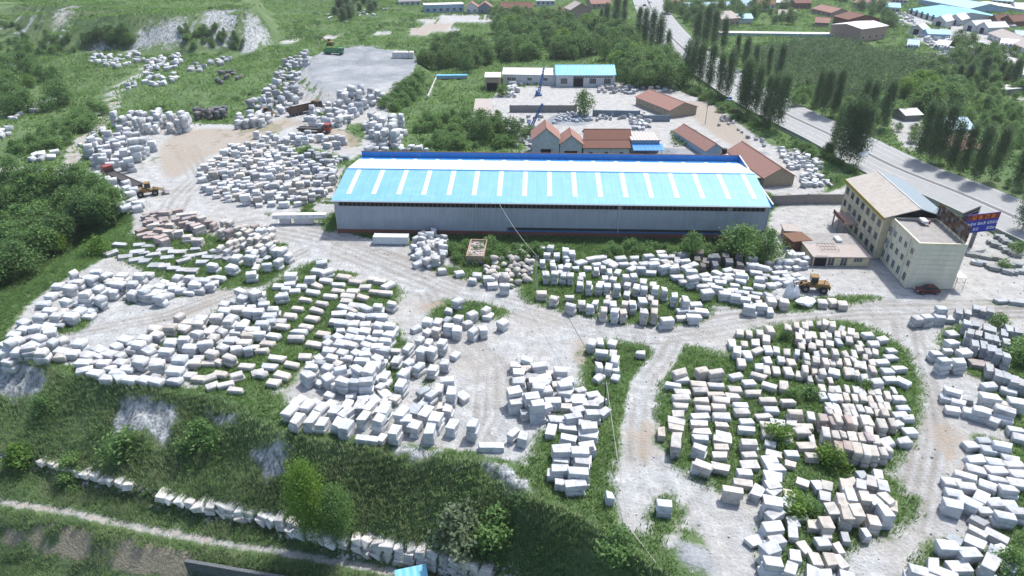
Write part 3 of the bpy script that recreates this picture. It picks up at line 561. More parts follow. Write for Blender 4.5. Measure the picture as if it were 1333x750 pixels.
pile('pair', T + 'of the lone two-block stack in the trampled clearing', B8, -6, '625,470,2', dims=(2.1, 1.6, 1.15))
pile(k, 'wedge of white marble standing alone beside the trampled clearing', B8, 85, '395,428', dims=(1.6, 1.2, 2.0))
pile('twin', 'white marble block of the leaning pair above the grass slope', B8, 60, '28,185,2 65,200,2', dims=(2.1, 1.4, 1.1))
k = 'small'; lb = T + 'in the loose zigzag cluster under the road bend'
pile(k, lb, B3, 75, '330,190,2 370,190,1,15 410,197,1 360,230,2,-80 410,238,2 430,260,2 365,285,2 397,290,2 355,330,1,-30 425,300 425,328,1 515,232,1,-80', dims=(2.1, 1.5, 1.15))
k = 'heapc'; lb = T + 'in the compact two-part stack on the white sand'
pile(k, lb, B3, 5, '72,258,2 130,285,3 50,310,2 45,340,3 30,380,4 35,420,3 110,340,2 145,325,2 125,367,3 100,400,4 110,432,4 135,350,2 145,380,2 215,300,2 215,325 225,357,3 225,385,2 185,418,1 250,408,1,12 275,408', dims=(2.5, 1.7, 1.1), jit=10)
k = 'rim'; lb = T + 'in the long front row along the slope rim'
pile(k, lb, B2, 70, '135,608,2 172,635,2 222,640,2 268,650,2 323,655,2 370,662,2 172,572,2 212,582,2 258,597,2 312,605,2 360,612,2 410,590,2 450,592,2 430,628,2 490,640,3 510,607,3 555,682,2 580,612,3 592,640,2 635,662,2 685,678,2 665,612,2 710,632,3 780,665,2 855,662,3 475,562,1,60 510,545,1,50', dims=(2.5, 1.85, 1.2), jit=6)
pile(k, lb, B2, 0, '445,715 930,742', dims=(3.6, 1.3, 1.1))
pile(k, lb, B2, 68, '690,548,2 670,575 720,520,2 770,535,3 755,490,2,-60 762,602,2 735,640 820,555,1,50', dims=(2.2, 1.7, 1.2), jit=12)
k = 'main'; lb = T + 'in the steep dense stack beside the slanting grassy rows'
pile(k, lb, B2, -14, '210,465,3 285,478,3 345,488,3 395,492,3 225,437,3 285,440,3 345,447,3 410,445,3 255,402,2 310,402,2 365,405,2 420,410,3 290,375,2 340,378,2 390,382,2 440,385,3 290,345,2 335,348,2 385,352,2 435,356,2 480,360,3 330,320,2 375,322,2 420,328,2 465,332,2 510,335,3 340,295,2 388,297,2 436,300,2 484,303,3 530,305,3 340,265,2 388,268,2 436,270,2 484,272,3 530,275,3 380,237,2 420,238,2 460,240,2 500,240,3 440,207,2 490,200,2 535,190,2 450,455,4 460,430,4 485,400,4 505,365,3 440,490,4 470,480,2', dims=(2.3, 1.7, 1.15), jit=16, vj=.2)
k = 'rows'; lb = T + 'in slanting rows with green strips beside the steep stack'
pile(k, lb, B2, -10, '30,375 55,345 78,315 110,278 145,240 170,207 205,176 225,147 250,121 278,100 165,325 182,300 205,280 225,250 250,217 270,190 296,163 326,143 332,118 350,86 195,398 240,347 270,312 310,260 335,230 350,205 355,182 370,160 386,142 395,107 398,197 420,165 435,127 470,147 490,105 465,97 512,150 525,120,1,70 75,500 55,437 150,432 110,467 20,462 90,405', dims=(2.9, 1.5, 1.05), base=BEIGE, alt=WHITE)
pile(k, lb, B2, 5, '140,80,2 210,90,2 255,62,2 265,35,2 285,65,2,25 185,125,1,20 140,115 160,142', dims=(2.7, 1.8, 1.1), jit=12)
pile(k, lb, B1, -8, '770,542 815,537,1,40 835,567,1,30 880,567,1,30 930,525,2,40 920,587 805,487 965,495 860,525 1000,520,1,30', dims=(2.4, 1.5, .9), base=BEIGE)
k = 'low'; lb = T + 'in the broad tumbled heap beside the slanting grassy rows'
pile(k, lb, B1, -12, '325,482 378,518 418,532 460,538 515,541 560,546 607,552 675,550 400,480 465,478 490,510 550,470,2 605,487,2 680,512,2 340,452 385,432 420,450 515,432 580,432,2 640,437,2 700,467,3 240,436 280,440 305,405,2 450,415 490,387 530,407,2 560,387,2 610,367,2 660,402,2 715,387,3 735,422,2', dims=(2.5, 1.9, 1.2), jit=12)
pile(k, lb, B1, -15, '600,347 660,337,2 695,300,2,70 710,347 765,367,3 765,327,3 800,402,3 785,307,2 840,302,2 830,440,2 865,420,2 855,362,2 870,280,2 895,317,3 875,250 910,270 905,302,2 930,270,2 940,202,2 945,230,2 990,207,3 920,360 965,277,2 985,262,2 945,337,2 970,370,2 950,402,2 925,422,2 900,457,2 990,347,2 890,392,2 830,385,2', dims=(2.3, 1.8, 1.15), jit=14, alt=BEIGE)
pile(k, lb, B2, 0, '20,152,2 40,190,2 72,212,2 60,235,2 15,217,2 35,267,2 5,292,2 95,122 110,160,2 128,132', dims=(2.4, 1.7, 1.15), jit=14)
k = 'ring'; lb = T + 'in the curved heap along the bank above the wooded gully'
pile(k, lb, B1, -10, '225,180 290,130,2 265,185,2 195,220 165,250 190,277,2 215,297,2 265,302,2 305,277,2 350,282 150,302,2 250,240,3 325,212,4 320,250,2 380,192,4 398,227,3 370,125,2 415,137,2 350,150,2 460,172,3 430,172,2 520,170,3 515,207,2 540,140,2 562,200,3 592,212,2 622,182 625,222,2 682,190,1,-15 660,217 580,135 685,150,2 740,145,2 760,177,2 800,160,2 832,172,1,60 775,197 855,150 900,110,2 970,72,3 920,70,2 835,100,2 980,132,2,30 480,140,2 300,165,2 440,205,2', dims=(2.4, 1.9, 1.2), jit=13)
pile(k, lb, B1, -10, '90,322 95,350,2 130,345,3 150,382,2 190,357,2 205,397,2 70,392,2 30,402,3 100,422,3 150,442,3 50,372,2 180,340 10,420,2 60,430,2 130,410,2 20,440,2', dims=(2.5, 1.9, 1.2), jit=14)
k = 'slabs'; lb = 'thin grey stone slab laid flat on grass in spaced rows behind the curved heap'
pile(k, lb, V5, 8, '470,350 545,355 435,385,1,30 495,400,1,10 525,380 535,410 580,360 560,385 598,390 640,370 675,378 648,403 605,430 640,435 705,380 715,410,1,25 745,392 780,390,1,20 680,440 710,450 785,422 815,400 855,400,1,20 890,405,1,40 570,415 745,450 650,372 760,370', dims=(3.0, 1.9, .75), base=GREYW)
k = 'pink'; lb = 'pinkish granite block in the tumbled bank below the yellow loader'
pile(k, lb, V5, 15, '545,295,1,50 575,265 600,275,2 640,255 690,250,2,15 715,235,2,15 750,230,2,10 785,245,2 815,260,2 665,272,2 740,270,2 780,285,2,20 655,300,3 690,300,2 730,320,2 775,330,2 600,310 625,320,2,40 570,240 610,225 700,215 640,225,2 590,255,2 620,290,2 560,310', dims=(2.6, 1.7, 1.2), base=PINK, jit=14, alt=BEIGE)
k = 'upright'; lb = 'cream stone block on end in the bank beside the yard road'
pile(k, lb, V5, 75, '835,270,2 860,295,3 885,295,3 925,285,2 950,280,2 975,297,2 855,360,2 890,345,3 915,337,3 945,327,3 975,330,3 1005,325,3 870,260,2 900,262,2 990,275,2', dims=(2.0, 1.3, 1.2), base=BEIGE, alt=PINK, jit=8)
pile(k, lb, V6, 70, '20,382,2 45,385,3 75,370,2 60,410,3 85,430,3 110,430,3 20,415,2 50,492,2,-70 100,470,3 135,450,2 30,355,2 5,440,2 5,500,1 70,350', dims=(2.1, 1.4, 1.2), base=WHITE, alt=BEIGE, jit=10)
k = 'front'; lb = T + 'in close ranks between the long warehouse and the road'
pile(k, lb, V7, 85, '135,420,3 170,420,3 227,435,3 260,440,3 160,450,2 195,450,2 230,457,2 140,480,2 180,490,2 210,497 240,495,2 155,525,3 185,525,3 215,530,3 250,530,3 290,530 310,505,1,-80 350,510,2 395,517,2 430,517,1,-20 285,565,2 320,565,3 360,570,3 395,570,3 435,575,3 470,570,2 505,575,3 540,582,3 585,580,3 617,587,3 655,612,3 465,535,3 500,535,3 420,545,2 385,545,2 535,555,2 575,567,2', dims=(2.0, 1.5, 1.1))
pile(k, lb, V7, 82, '135,600,2,-85 185,620,2,-100 240,615,1,-85 240,650,2,-110 290,638,2 325,650,2 390,635,2 420,640,2 385,665,3 418,668,3 450,672,3 465,640,3 495,642,3 535,632,2 575,637,2 536,672,3 570,672,3', dims=(2.0, 1.6, 1.15), base=BEIGE, alt=WHITE, jit=5)
pile(k, lb, V7, 0, '630,702,2,10 680,665 695,622,3,80 735,645 755,670 728,692,2', dims=(2.6, 1.7, 1.15))
k = 'mid'; lb = T + 'in the loose oblique rows beside the bush at the end of the long warehouse'
pile(k, lb, V7, 12, '290,480,1,20 330,465 375,460 350,490 390,480,1,20 445,465 415,490,1,30 455,490 500,465 495,505,1,30 530,485,2 560,520,1,-20 555,455,2 600,440 575,485,2 610,457 613,495,2 655,497,2 665,537 650,457,1,70 690,447 620,475 660,470,1,70 700,475 700,500 720,515,2 730,540,3 770,530 780,550 760,575,1 780,595,2 815,520,1,-60 860,510 860,545', dims=(2.5, 1.7, 1.15))
pile(k, lb, V7, -12, '835,560,1 825,580,2 850,602,2 920,530,2 920,555,1 890,570 885,590 895,612,2 950,585 935,600 980,570,1 935,625,2 970,617 950,652,2 990,650,2 955,465,2 960,490,2 968,502,1 975,520 985,542,2', dims=(2.5, 1.6, 1.1))
k = 'dark'; lb = 'dark grey granite block in the shaded stack by the bush at the warehouse corner'
pile(k, lb, V7, 75, '750,440,2 760,490,2 800,460,3 820,460,3 815,490,2 860,455,2 862,475,2 910,455,3 915,487,2 780,475,2 745,470', dims=(2.2, 1.6, 1.1), base=DARK)
k = 'verge'; lb = T + 'at the weedy road edge near the ruined brick hut'
pile(k, lb, V6, 5, '738,510 806,520 855,545,1,-10 920,540,2 930,570 980,530,2 980,570,2 870,528,1,-5', dims=(2.3, 1.7, 1.2))
k = 'fork'; lb = T + 'in the rounded cluster at the fork of the yard road'
pile(k, lb, B2, 60, '800,180,2 765,215,1 805,245,2 853,228,2 905,215,2 915,240 895,287,2 970,265,2 835,270,1,-30 755,280,2,-60 793,295,2 860,295,2 712,260,2 677,257,1 635,290,1,-20 680,300,1,-20', dims=(2.0, 1.7, 1.2), jit=14)
pile(k, lb, B2, 72, '650,327,2 685,340,2 735,345,3 600,362,3 650,372,3 697,372,3 785,392,1 745,417,2 640,437,2 697,447,2 600,420,2 550,417,2 580,465,3 575,505,3 515,470,2 520,500,1', dims=(2.1, 1.6, 1.15), jit=8)
k = 'annex'; lb = 'pale stone block stacked beside the flat-roofed annex and the old loader'
pile(k, lb, V8, 10, '70,475,2 95,475,2 120,447,2 150,450,2 160,480,2 60,500,1 85,520 110,545 75,545 130,532 60,522 100,500 40,540 95,560 150,545 35,570 110,440,2 130,470', dims=(2.0, 1.5, 1.1), base=WHITE)
pile(k, lb, V8, 85, '35,627,2 85,632,2 10,655,1 235,637,1 275,637,1 315,640', dims=(2.2, 1.9, 1.3), base=BEIGE)
k = 'cut'; lb = 'dark cut kerbstone bundle stacked in rows on the paved apron behind the office'
pile(k, lb, V8, -25, '895,400 915,410 935,420 955,430 975,440 995,447 925,378 945,390 965,400 985,408 1005,418 820,450 845,452 870,455 895,457 920,462 860,480 885,490 905,498 930,505 955,512 980,515 1005,512 940,480 970,485 1000,487 835,480', dims=(2.2, 1.5, .9), base=(.36, .38, .37), jit=6, alt=GREYW)
pile(k, lb, V8, -8, '935,628 965,632 995,635 1020,632', dims=(2.8, 1.5, .8), base=GREYW)
# closely packed heaps: further blocks wedged into the gaps
gs = [(s[2][0], s[2][1], s[3][2], s[4], s[6]) for s in STONES if s[6].endswith(('|0', '|1'))]
pos = [(a, b_) for a, b_, *_ in gs]
for key, n_in in (('main', 20), ('low', 36), ('ring', 34), ('lowmid', 5), ('knoll', 8), ('bank', 14), ('dense', 16), ('crest', 5), ('rim', 8), ('heapc', 10), ('front', 16), ('mid', 18), ('pink', 20), ('upright', 26), ('fork', 8), ('upbank', 6), ('annex', 12)):
    own = [g for g in gs if g[4].startswith(key + '|')]; k = 0
    for _ in range(n_in * 60):
        if k >= n_in: break
        g = random.choice(own); a = random.uniform(0, 6.28); r_ = random.uniform(1.5, 2.6); x, y = g[0] + math.cos(a) * r_, g[1] + math.sin(a) * r_
        dd = sorted((x - p) ** 2 + (y - q) ** 2 for p, q in pos)
        if dd[0] < (1.9 if key in ('bank', 'knoll', 'lowmid', 'crest', 'rim', 'front', 'mid') else 1.55) ** 2 or dd[2] > 2.9 ** 2 or H(x, y) < -.2: continue
        if field(rut, np.array([x]), np.array([y]))[0] > .3: continue
        pos.append((x, y)); k += 1; z = H(x, y); d_ = tuple(v * random.uniform(.75, .98) for v in g[3]); lv = 2 if g[4].endswith('1') and random.random() < .6 else 1
        for q in range(lv): put((x, y, z + q * d_[2]), g[2] + random.gauss(0, .16), d_, tintof(random.choice([WHITE, WHITE, BEIGE, GREYW]) if key != 'pink' else PINK), key + ('|0' if lv == 1 else '|1' if q == 0 else '|3'), tilt=2.5)
# farther yards
heap('yardback', 'white marble block in the wide packed yard beside the end of the long warehouse', [(258, 225), (262, 245), (285, 262), (340, 270), (395, 270), (432, 250), (440, 218), (400, 218), (385, 200), (345, 190), (300, 195)], 260, (1.7, 2.5), WHITE, 20, [1, 1, 2, 2], alt=BEIGE, flat=.66)
heap('yardback', '', [(330, 180), (400, 175), (455, 185), (455, 198), (400, 190), (345, 190)], 30, (1.9, 2.6), WHITE, 10, [1, 2])
heap('yardback', '', [(390, 205), (450, 200), (445, 225), (420, 255), (405, 235)], 30, (1.8, 2.4), GREYW, 10, [1, 2])
heap('sidepile', 'white block in the tall heap beside the red truck', [(112, 205), (130, 190), (165, 178), (205, 195), (198, 205), (172, 225), (130, 225)], 50, (2.2, 3.0), WHITE, 30, [2, 2, 3])
heap('wallrow', 'pale block standing on end in the straight row along the sandy yard edge', [(150, 166), (200, 158), (250, 166), (250, 174), (200, 174), (158, 174)], 34, (2.0, 2.5), WHITE, 80, [2, 3], flat=1.0)
heap('bankrow', 'white block in the strip between the flatbed trailer and the gully', [(108, 238), (140, 240), (178, 256), (182, 276), (160, 280), (130, 262)], 34, (2.2, 2.9), WHITE, 40, [1, 2])
heap('cutrow', 'dark grey block of the small stack on grass behind the sandy yard', [(252, 152), (294, 148), (294, 153), (254, 157)], 10, (2.3, 2.8), DARK, 80, 2)
heap('cutrow2', 'white block in the short rank by the dark stack on the yard edge', [(304, 160), (350, 150), (352, 166), (306, 168)], 18, (2.2, 2.8), WHITE, 70, 2)
heap('cliff', 'grey white quarry block on the tumbled bank below the gravel platform', [(325, 140), (345, 120), (365, 90), (385, 75), (410, 72), (400, 85), (388, 105), (392, 130), (370, 148), (340, 150)], 95, (2.0, 3.0), GREYW, None, [1, 2], alt=WHITE)
heap('cliff2', 'white quarry block in the heap below the rim of the gravel platform', [(398, 160), (405, 142), (440, 132), (500, 124), (505, 132), (465, 150), (450, 165), (420, 172)], 60, (2.0, 3.2), WHITE, None, [1, 2])
heap('knot', 'white block of the cube-like stack beside the overgrown allotment', [(474, 175), (480, 162), (520, 160), (526, 178), (520, 192), (495, 190)], 30, (2.4, 3.2), WHITE, 70, [1, 2, 2, 3])
heap('heapn', 'whitish block in the small jumble against the long warehouse front', [(538, 320), (560, 308), (580, 314), (576, 345), (560, 352), (540, 348)], 40, (1.6, 2.3), WHITE, None, [1, 2, 2])
heap('heaps', 'rounded weathered stone in the heap next to the ruined brick hut', [(632, 350), (650, 335), (680, 322), (692, 345), (688, 368), (660, 376), (636, 372)], 40, (1.7, 2.4), BEIGE, None, [1, 1, 2], mesh=BLD)
for nm, poly, n, sz, col in (('a', [(115, 75), (180, 70), (190, 80), (150, 90), (120, 88)], 40, (2, 3.2), WHITE), ('b', [(190, 80), (240, 68), (232, 88), (190, 100)], 40, (2, 3), WHITE), ('c', [(160, 110), (230, 98), (240, 104), (215, 115), (165, 118)], 16, (2, 3.6), WHITE), ('d', [(240, 92), (260, 82), (300, 75), (300, 82), (252, 100)], 14, (2.4, 3.4), GREYW), ('e', [(290, 95), (310, 92), (315, 105), (280, 112)], 10, (2, 3), DARK), ('f', [(12, 152), (40, 138), (85, 122), (85, 130), (40, 148), (16, 158)], 24, (1.6, 2.6), WHITE), ('g', [(30, 205), (75, 200), (75, 208), (40, 212)], 6, (2.4, 3), WHITE), ('h', [(125, 170), (140, 165), (140, 180), (100, 192), (100, 186)], 9, (1.6, 2.6), WHITE), ('i', [(5, 240), (60, 228), (65, 236), (20, 245)], 9, (2, 3), WHITE), ('j', [(0, 165), (15, 170), (12, 178), (0, 180)], 5, (2, 3), WHITE), ('k', [(770, 112), (800, 112), (875, 114), (880, 122), (780, 123)], 45, (1.2, 2.4), GREYW), ('l', [(815, 152), (842, 148), (848, 170), (826, 170)], 34, (1.2, 2.2), WHITE), ('m', [(660, 170), (695, 165), (695, 196), (668, 194)], 30, (1.4, 2.8), GREYW), ('n', [(1010, 196), (1062, 198), (1072, 218), (1062, 224), (1030, 222)], 50, (1.0, 2.4), WHITE), ('o', [(1040, 228), (1060, 224), (1085, 245), (1045, 246)], 26, (1.0, 2.2), WHITE), ('p', [(660, 110), (680, 110), (680, 125), (660, 128)], 12, (1.6, 3), WHITE), ('q', [(1190, 36), (1290, 62), (1300, 78), (1230, 72), (1200, 55)], 110, (1.6, 3.4), WHITE), ('r', [(1160, 10), (1185, 20), (1200, 34), (1180, 40), (1162, 28)], 34, (1.6, 3), WHITE), ('s', [(1212, 75), (1248, 72), (1245, 86), (1215, 88)], 22, (1.6, 3.2), WHITE), ('t', [(425, 20), (480, 8), (505, 12), (480, 28), (430, 32)], 34, (1.2, 2.6), WHITE), ('u', [(725, 150), (765, 148), (770, 158), (720, 162)], 60, (.8, 1.8), (.50, .55, .62)), ('v', [(930, 165), (990, 195), (1000, 186), (940, 152)], 14, (1, 2), GREYW), ('w', [(1300, 20), (1333, 25), (1333, 40), (1305, 36)], 20, (1.5, 3), WHITE), ('x', [(770, 152), (815, 150), (815, 155), (770, 158)], 14, (1, 2), GREYW), ('y', [(480, 192), (560, 194), (555, 198), (480, 197)], 12, (1.5, 3), WHITE), ('z', [(680, 150), (712, 150), (700, 160), (680, 160)], 8, (1, 2), GREYW)):
    heap('far_' + nm, '', poly, n, sz, col)
# the 300 stones that show largest are objects; every other one is part of the mass
STONES.sort(key=lambda s: s[0])
def onframe(s):
    x, y = scr(s[2][0], s[2][1], s[2][2] + .6); return -12 < x < 1345 and y < 758
SEEN = [s for s in STONES if onframe(s)]
def stone_obj(s, name, label, cat, group):
    o = mobj(name, s[1], None); o.location = s[2]; o.rotation_euler = s[3]; o.scale = s[4]; o.color = s[5]; return tag(o, label, cat, group)
SINGLE = {'slabs': ('stone_slab', 'slab', 'thin grey slabs laid flat'), 'pink': ('granite_block', 'granite block', 'pinkish granite bank'), 'greyrank': ('granite_block', 'granite block', 'grey granite ranks'), 'dark': ('granite_block', 'granite block', 'dark granite stack'), 'cut': ('kerbstone_bundle', 'kerbstones', 'kerbstone bundles')}
LEV = {'0': 'single ', '1': 'bottom ', '2': 'sandwiched ', '3': 'topmost '}
n_blk = 0; mass = []
for s in SEEN:
    key, _, lv = s[6].partition('|'); lab = PILES[key]
    if key != 'slabs' and lv: lab = LEV[lv] + lab
    if key in SINGLE: stone_obj(s, SINGLE[key][0], lab, SINGLE[key][1], SINGLE[key][2])
    elif n_blk < 300: stone_obj(s, 'marble_block', lab, 'stone block', PILES[key].replace('block ', 'blocks ')); n_blk += 1
    else: mass.append(s)
from mathutils import Euler, Matrix
cache = {}
def arrays(me):
    if me.name not in cache:
        me.calc_loop_triangles(); v = np.empty(len(me.vertices) * 3, np.float32); me.vertices.foreach_get('co', v)
        f = np.empty(len(me.loop_triangles) * 3, np.int32); me.loop_triangles.foreach_get('vertices', f); cache[me.name] = (v.reshape(-1, 3), f.reshape(-1, 3))
    return cache[me.name]
def joined(name, items, m, label, cat):
    VV, FF, TT = [], [], []; o = 0
    for s in items:
        v, f = arrays(s[1]); R = np.array(Matrix.LocRotScale(Vector(s[2]), Euler(s[3]), Vector(s[4])))
        VV.append(v @ R[:3, :3].T + R[:3, 3]); FF.append(f + o); TT.append(np.tile(np.array(s[5], np.float32), (len(v), 1))); o += len(v)
    me = idx_mesh(name, np.concatenate(VV), np.concatenate(FF)); a = me.color_attributes.new('tint', 'FLOAT_COLOR', 'POINT'); a.data.foreach_set('color', np.concatenate(TT).ravel())
    return tag(mobj(name, me, m), label, cat, kind='stuff')
joined('stone_blocks', mass, 'stone_mass', 'pale quarried stone blocks filling the farther heaps and rows of the yard', 'stone blocks')
print('BLOCKS', len(STONES), len(SEEN), len(mass))
# retaining row of rough stones at the foot of the grass slope
RET = [(B6, '10,268 185,303,1 217,315 255,325 290,335 325,331 353,348 390,358 418,373 455,388 490,398 550,422 600,422 645,443 685,453 730,463 775,478 858,470,2 895,468 925,490,2 975,500,2 1010,520,2'), (B7, '50,512,2 120,528,2 165,548 375,612 410,618 450,590,2 490,612,2 540,624,2 577,634,2 615,645,2 650,650 690,640,3 745,660,2 785,675,3 830,700,2 868,708,2 915,720,2 960,724,2 1000,728,2 20,500')]
RETM = [block_mesh(200 + i, .13, .2, .07) for i in range(8)]
lr = 'rough white boulder in the retaining row at the foot of the grass slope'
BL = smooth_line([Vector(p) for p in BASE[3:18]], 12); acc = 0.0; nxt = 0.0
for i in range(len(BL) - 1):
    seg = (BL[i + 1] - BL[i]).length
    while nxt <= acc + seg:
        p = BL[i].lerp(BL[i + 1], (nxt - acc) / seg); x, y = scr(p.x, p.y, p.z); big = x > 275
        if not (172 < x < 215 and random.random() < .5):
            hh = random.uniform(.8, 1.05); an_ = math.atan2(BL[i + 1].y - BL[i].y, BL[i + 1].x - BL[i].x); lv = 3 if x > 470 else 2 if big else 1
            z0 = -DROP + .35 - hh * lv; nrm = Vector((math.sin(an_), -math.cos(an_), 0))
            for k in range(lv):
                q = p + nrm * (.15 + .28 * (lv - 1 - k)); dd = random.uniform(1.5, 2.3)
                s_ = (0, random.choice(RETM), (q.x + random.uniform(-.12, .12), q.y, z0 + k * hh - .08), (random.gauss(0, .10), random.gauss(0, .10), an_ + 1.57 + random.gauss(0, .22)), (dd + .3, random.uniform(1.3, 1.9), hh * random.uniform(1.0, 1.25)), tintof((.70, .69, .68), .14), 'r')
                stone_obj(s_, 'retaining_stone', ('lowest ' if k == 0 and lv > 1 else 'upper ') + lr, 'boulder', 'stones of the retaining row')
        nxt += random.uniform(1.45, 1.95)
    acc += seg
rub = []
for i in range(900):
    j = random.randrange(1, len(BASE) - 3); u = random.random(); p = BASE[j] * (1 - u) + BASE[j + 1] * u
    x, y = p.x + random.uniform(-.4, .8), p.y - random.uniform(.0, 1.6); s = random.uniform(.3, .85)
    rub.append((0, random.choice(BLD), (x, y, H(x, y) - .05), (random.random() * 6, random.random() * 6, random.random() * 6), (s, s * .8, s * .7), tintof((.58, .57, .56), .25), 'r'))
for poly, n in (([(505, 578), (580, 588), (640, 600), (700, 640), (660, 640), (560, 600)], 130), ([(560, 732), (680, 735), (700, 750), (600, 752)], 200), ([(880, 702), (925, 715), (935, 745), (890, 745)], 160), ([(60, 570), (260, 600), (380, 640), (200, 640)], 25)):
    P = W(poly); xs = [p.x for p in P]; ys = [p.y for p in P]
    for i in range(n):
        x, y = random.uniform(min(xs), max(xs)), random.uniform(min(ys), max(ys)); s = random.uniform(.15, .5)
        if pip(P, np.array([x]), np.array([y]))[0]: rub.append((0, random.choice(BLD), (x, y, H(x, y) - .05), (random.random() * 6, random.random() * 6, random.random() * 6), (s, s * .8, s * .7), tintof((.55, .56, .57), .25), 'r'))
for i in range(2600):   # stone chips strewn over the yard
    x, y = random.uniform(-75, 110), random.uniform(55, 190)
    sx, sy = scr(x, y, 0)
    if not (-10 < sx < 1343 and sy < 760): continue
    if field(dust, np.array([x]), np.array([y]))[0] < .55: continue
    s = random.uniform(.12, .42)
    rub.append((0, random.choice(BLD), (x, y, H(x, y) - .06), (random.random() * 6, random.random() * 6, random.random() * 6), (s, s * .8, s * .6), tintof((.55, .55, .54), .3), 'r'))
joined('stone_rubble', rub, 'stone_mass', 'loose pale stone chips and rubble strewn over the yard and slope', 'rubble')

# ------------------------------------------------------------------ buildings
def sidebox(mb, side, L, D, u0, u1, d0, d1, z0, z1):
    if side == 'front': mb.box(u0, u1, -d1, -d0, z0, z1)
    elif side == 'back': mb.box(u0, u1, D + d0, D + d1, z0, z1)
    elif side == 'left': mb.box(-d1, -d0, u0, u1, z0, z1)
    else: mb.box(L + d0, L + d1, u0, u1, z0, z1)
    return mb
def window(par, side, L, D, u, z, wd, ht, fr='frame_white', gl='glass', mull=1, name='window'):
    f = MB(); t_ = .07
    for a, b_, c_, d_ in ((u - wd / 2, u + wd / 2, z, z + t_), (u - wd / 2, u + wd / 2, z + ht - t_, z + ht), (u - wd / 2, u - wd / 2 + t_, z + t_, z + ht - t_), (u + wd / 2 - t_, u + wd / 2, z + t_, z + ht - t_)): sidebox(f, side, L, D, a, b_, .004, .10, c_, d_)
    for k in range(mull):
        x = u - wd / 2 + wd * (k + 1) / (mull + 1); sidebox(f, side, L, D, x - .03, x + .03, .004, .075, z + t_, z + ht - t_)
    o = f.build(name, fr, par)
    sidebox(MB(), side, L, D, u - wd / 2 + t_, u + wd / 2 - t_, .004, .035, z + t_, z + ht - t_).build('pane', gl, o)
    return o
def roof_gx(e, L, D, h, rise, rm, ov=.45, th=.14, extra=0):
    for sgn in (0, 1):
        y0, y1 = (-ov, D / 2) if sgn == 0 else (D + ov, D / 2); z0 = h - rise * ov / (D / 2) + .02; z1 = h + rise + .02
        MB().prism([(-ov, y0, z0), (L + ov, y0, z0), (L + ov, y1, z1), (-ov, y1, z1)], [(-ov, y0, z0 + th), (L + ov, y0, z0 + th), (L + ov, y1, z1 + th), (-ov, y1, z1 + th)]).build('roof_slope', rm, e)
    MB().bar((-ov, D / 2, h + rise + th), (L + ov, D / 2, h + rise + th), .16, n=6).build('ridge', rm, e)
def roof_gy(e, L, D, h, rise, rm, ov=.45, th=.14):
    for sgn in (0, 1):
        x0, x1 = (-ov, L / 2) if sgn == 0 else (L + ov, L / 2); z0 = h - rise * ov / (L / 2) + .02; z1 = h + rise + .02
        MB().prism([(x0, -ov, z0), (x0, D + ov, z0), (x1, D + ov, z1), (x1, -ov, z1)], [(x0, -ov, z0 + th), (x0, D + ov, z0 + th), (x1, D + ov, z1 + th), (x1, -ov, z1 + th)]).build('roof_slope', rm, e)
    MB().bar((L / 2, -ov, h + rise + th), (L / 2, D + ov, h + rise + th), .16, n=6).build('ridge', rm, e)
def house(name, label, cat, pa, pb, topy, D, roof='gx', rise=2, wm='wall_white', rm='roof_tile', front=(), left=(), right=(), group=None, Lov=None):
    """front/left/right: (n, z, w, h[, 'door']) evenly spaced openings"""
    A, Bp = gw(*pa), gw(*pb); d = Bp - A; L = d.xy.length; h = hpx(A, topy)
    e = thing(name, label, cat, (A.x, A.y, min(A.z, Bp.z) - .05), math.atan2(d.y, d.x), group)
    mb = MB()
    if roof == 'gx': mb.prism([(0, 0, 0), (0, D, 0), (0, D, h), (0, D / 2, h + rise), (0, 0, h)], [(L, 0, 0), (L, D, 0), (L, D, h), (L, D / 2, h + rise), (L, 0, h)])
    elif roof == 'gy': mb.prism([(0, 0, 0), (L, 0, 0), (L, 0, h), (L / 2, 0, h + rise), (0, 0, h)], [(0, D, 0), (L, D, 0), (L, D, h), (L / 2, D, h + rise), (0, D, h)])
    else: mb.box(0, L, 0, D, 0, h)
    mb.build('wall', wm, e)
    if roof == 'gx': roof_gx(e, L, D, h, rise, rm)
    elif roof == 'gy': roof_gy(e, L, D, h, rise, rm)
    else: B(-.35, L + .35, -.35, D + .35, h + .005, h + .28).build('roof', rm, e)
    for side, specs, ln in (('front', front, L), ('left', left, D), ('right', right, D)):
        for sp in specs:
            n, z, wd, ht = sp[:4]
            for i in range(n):
                u = ln * (i + .5) / n + (sp[5] if len(sp) > 5 else 0)
                if len(sp) > 4 and sp[4] == 'door': sidebox(MB(), side, L, D, u - wd / 2, u + wd / 2, .003, .05, .02, ht).build('door', 'dark', e)
                else: window(e, side, L, D, u, z, min(wd, ln / n * .8), ht)
    return e, L, D, h

# long warehouse ------------------------------------------------------
A, Bp = at(440, 303), at(994.5, 311.5); d = Bp - A; WL = d.length; WD = 30.5; WE, WR = 8.6, 10.7
wh = thing('warehouse', 'long grey warehouse with cyan sheet roof and blue edging', 'warehouse', (A.x, A.y, 0), math.atan2(d.y, d.x))
MB().prism([(0, 0, 1.05), (0, WD, 1.05), (0, WD, WE), (0, WD / 2, WR), (0, 0, WE)], [(WL, 0, 1.05), (WL, WD, 1.05), (WL, WD, WE), (WL, WD / 2, WR), (WL, 0, WE)]).build('wall', 'sheet_wall', wh)
B(-.05, WL + .05, -.12, WD + .1, -.2, 1.05).build('brick_plinth', 'wall_brick', wh)
B(WL * .40, WL + .06, -.10, -.005, 1.06, 1.42).build('sill_band', 'paint_blue', wh)
sl_mb = MB(); lower = B(WL * .40, WL - .3, -.05, -.004, 1.43, 2.15).build('window_band', 'steel_grey', wh)
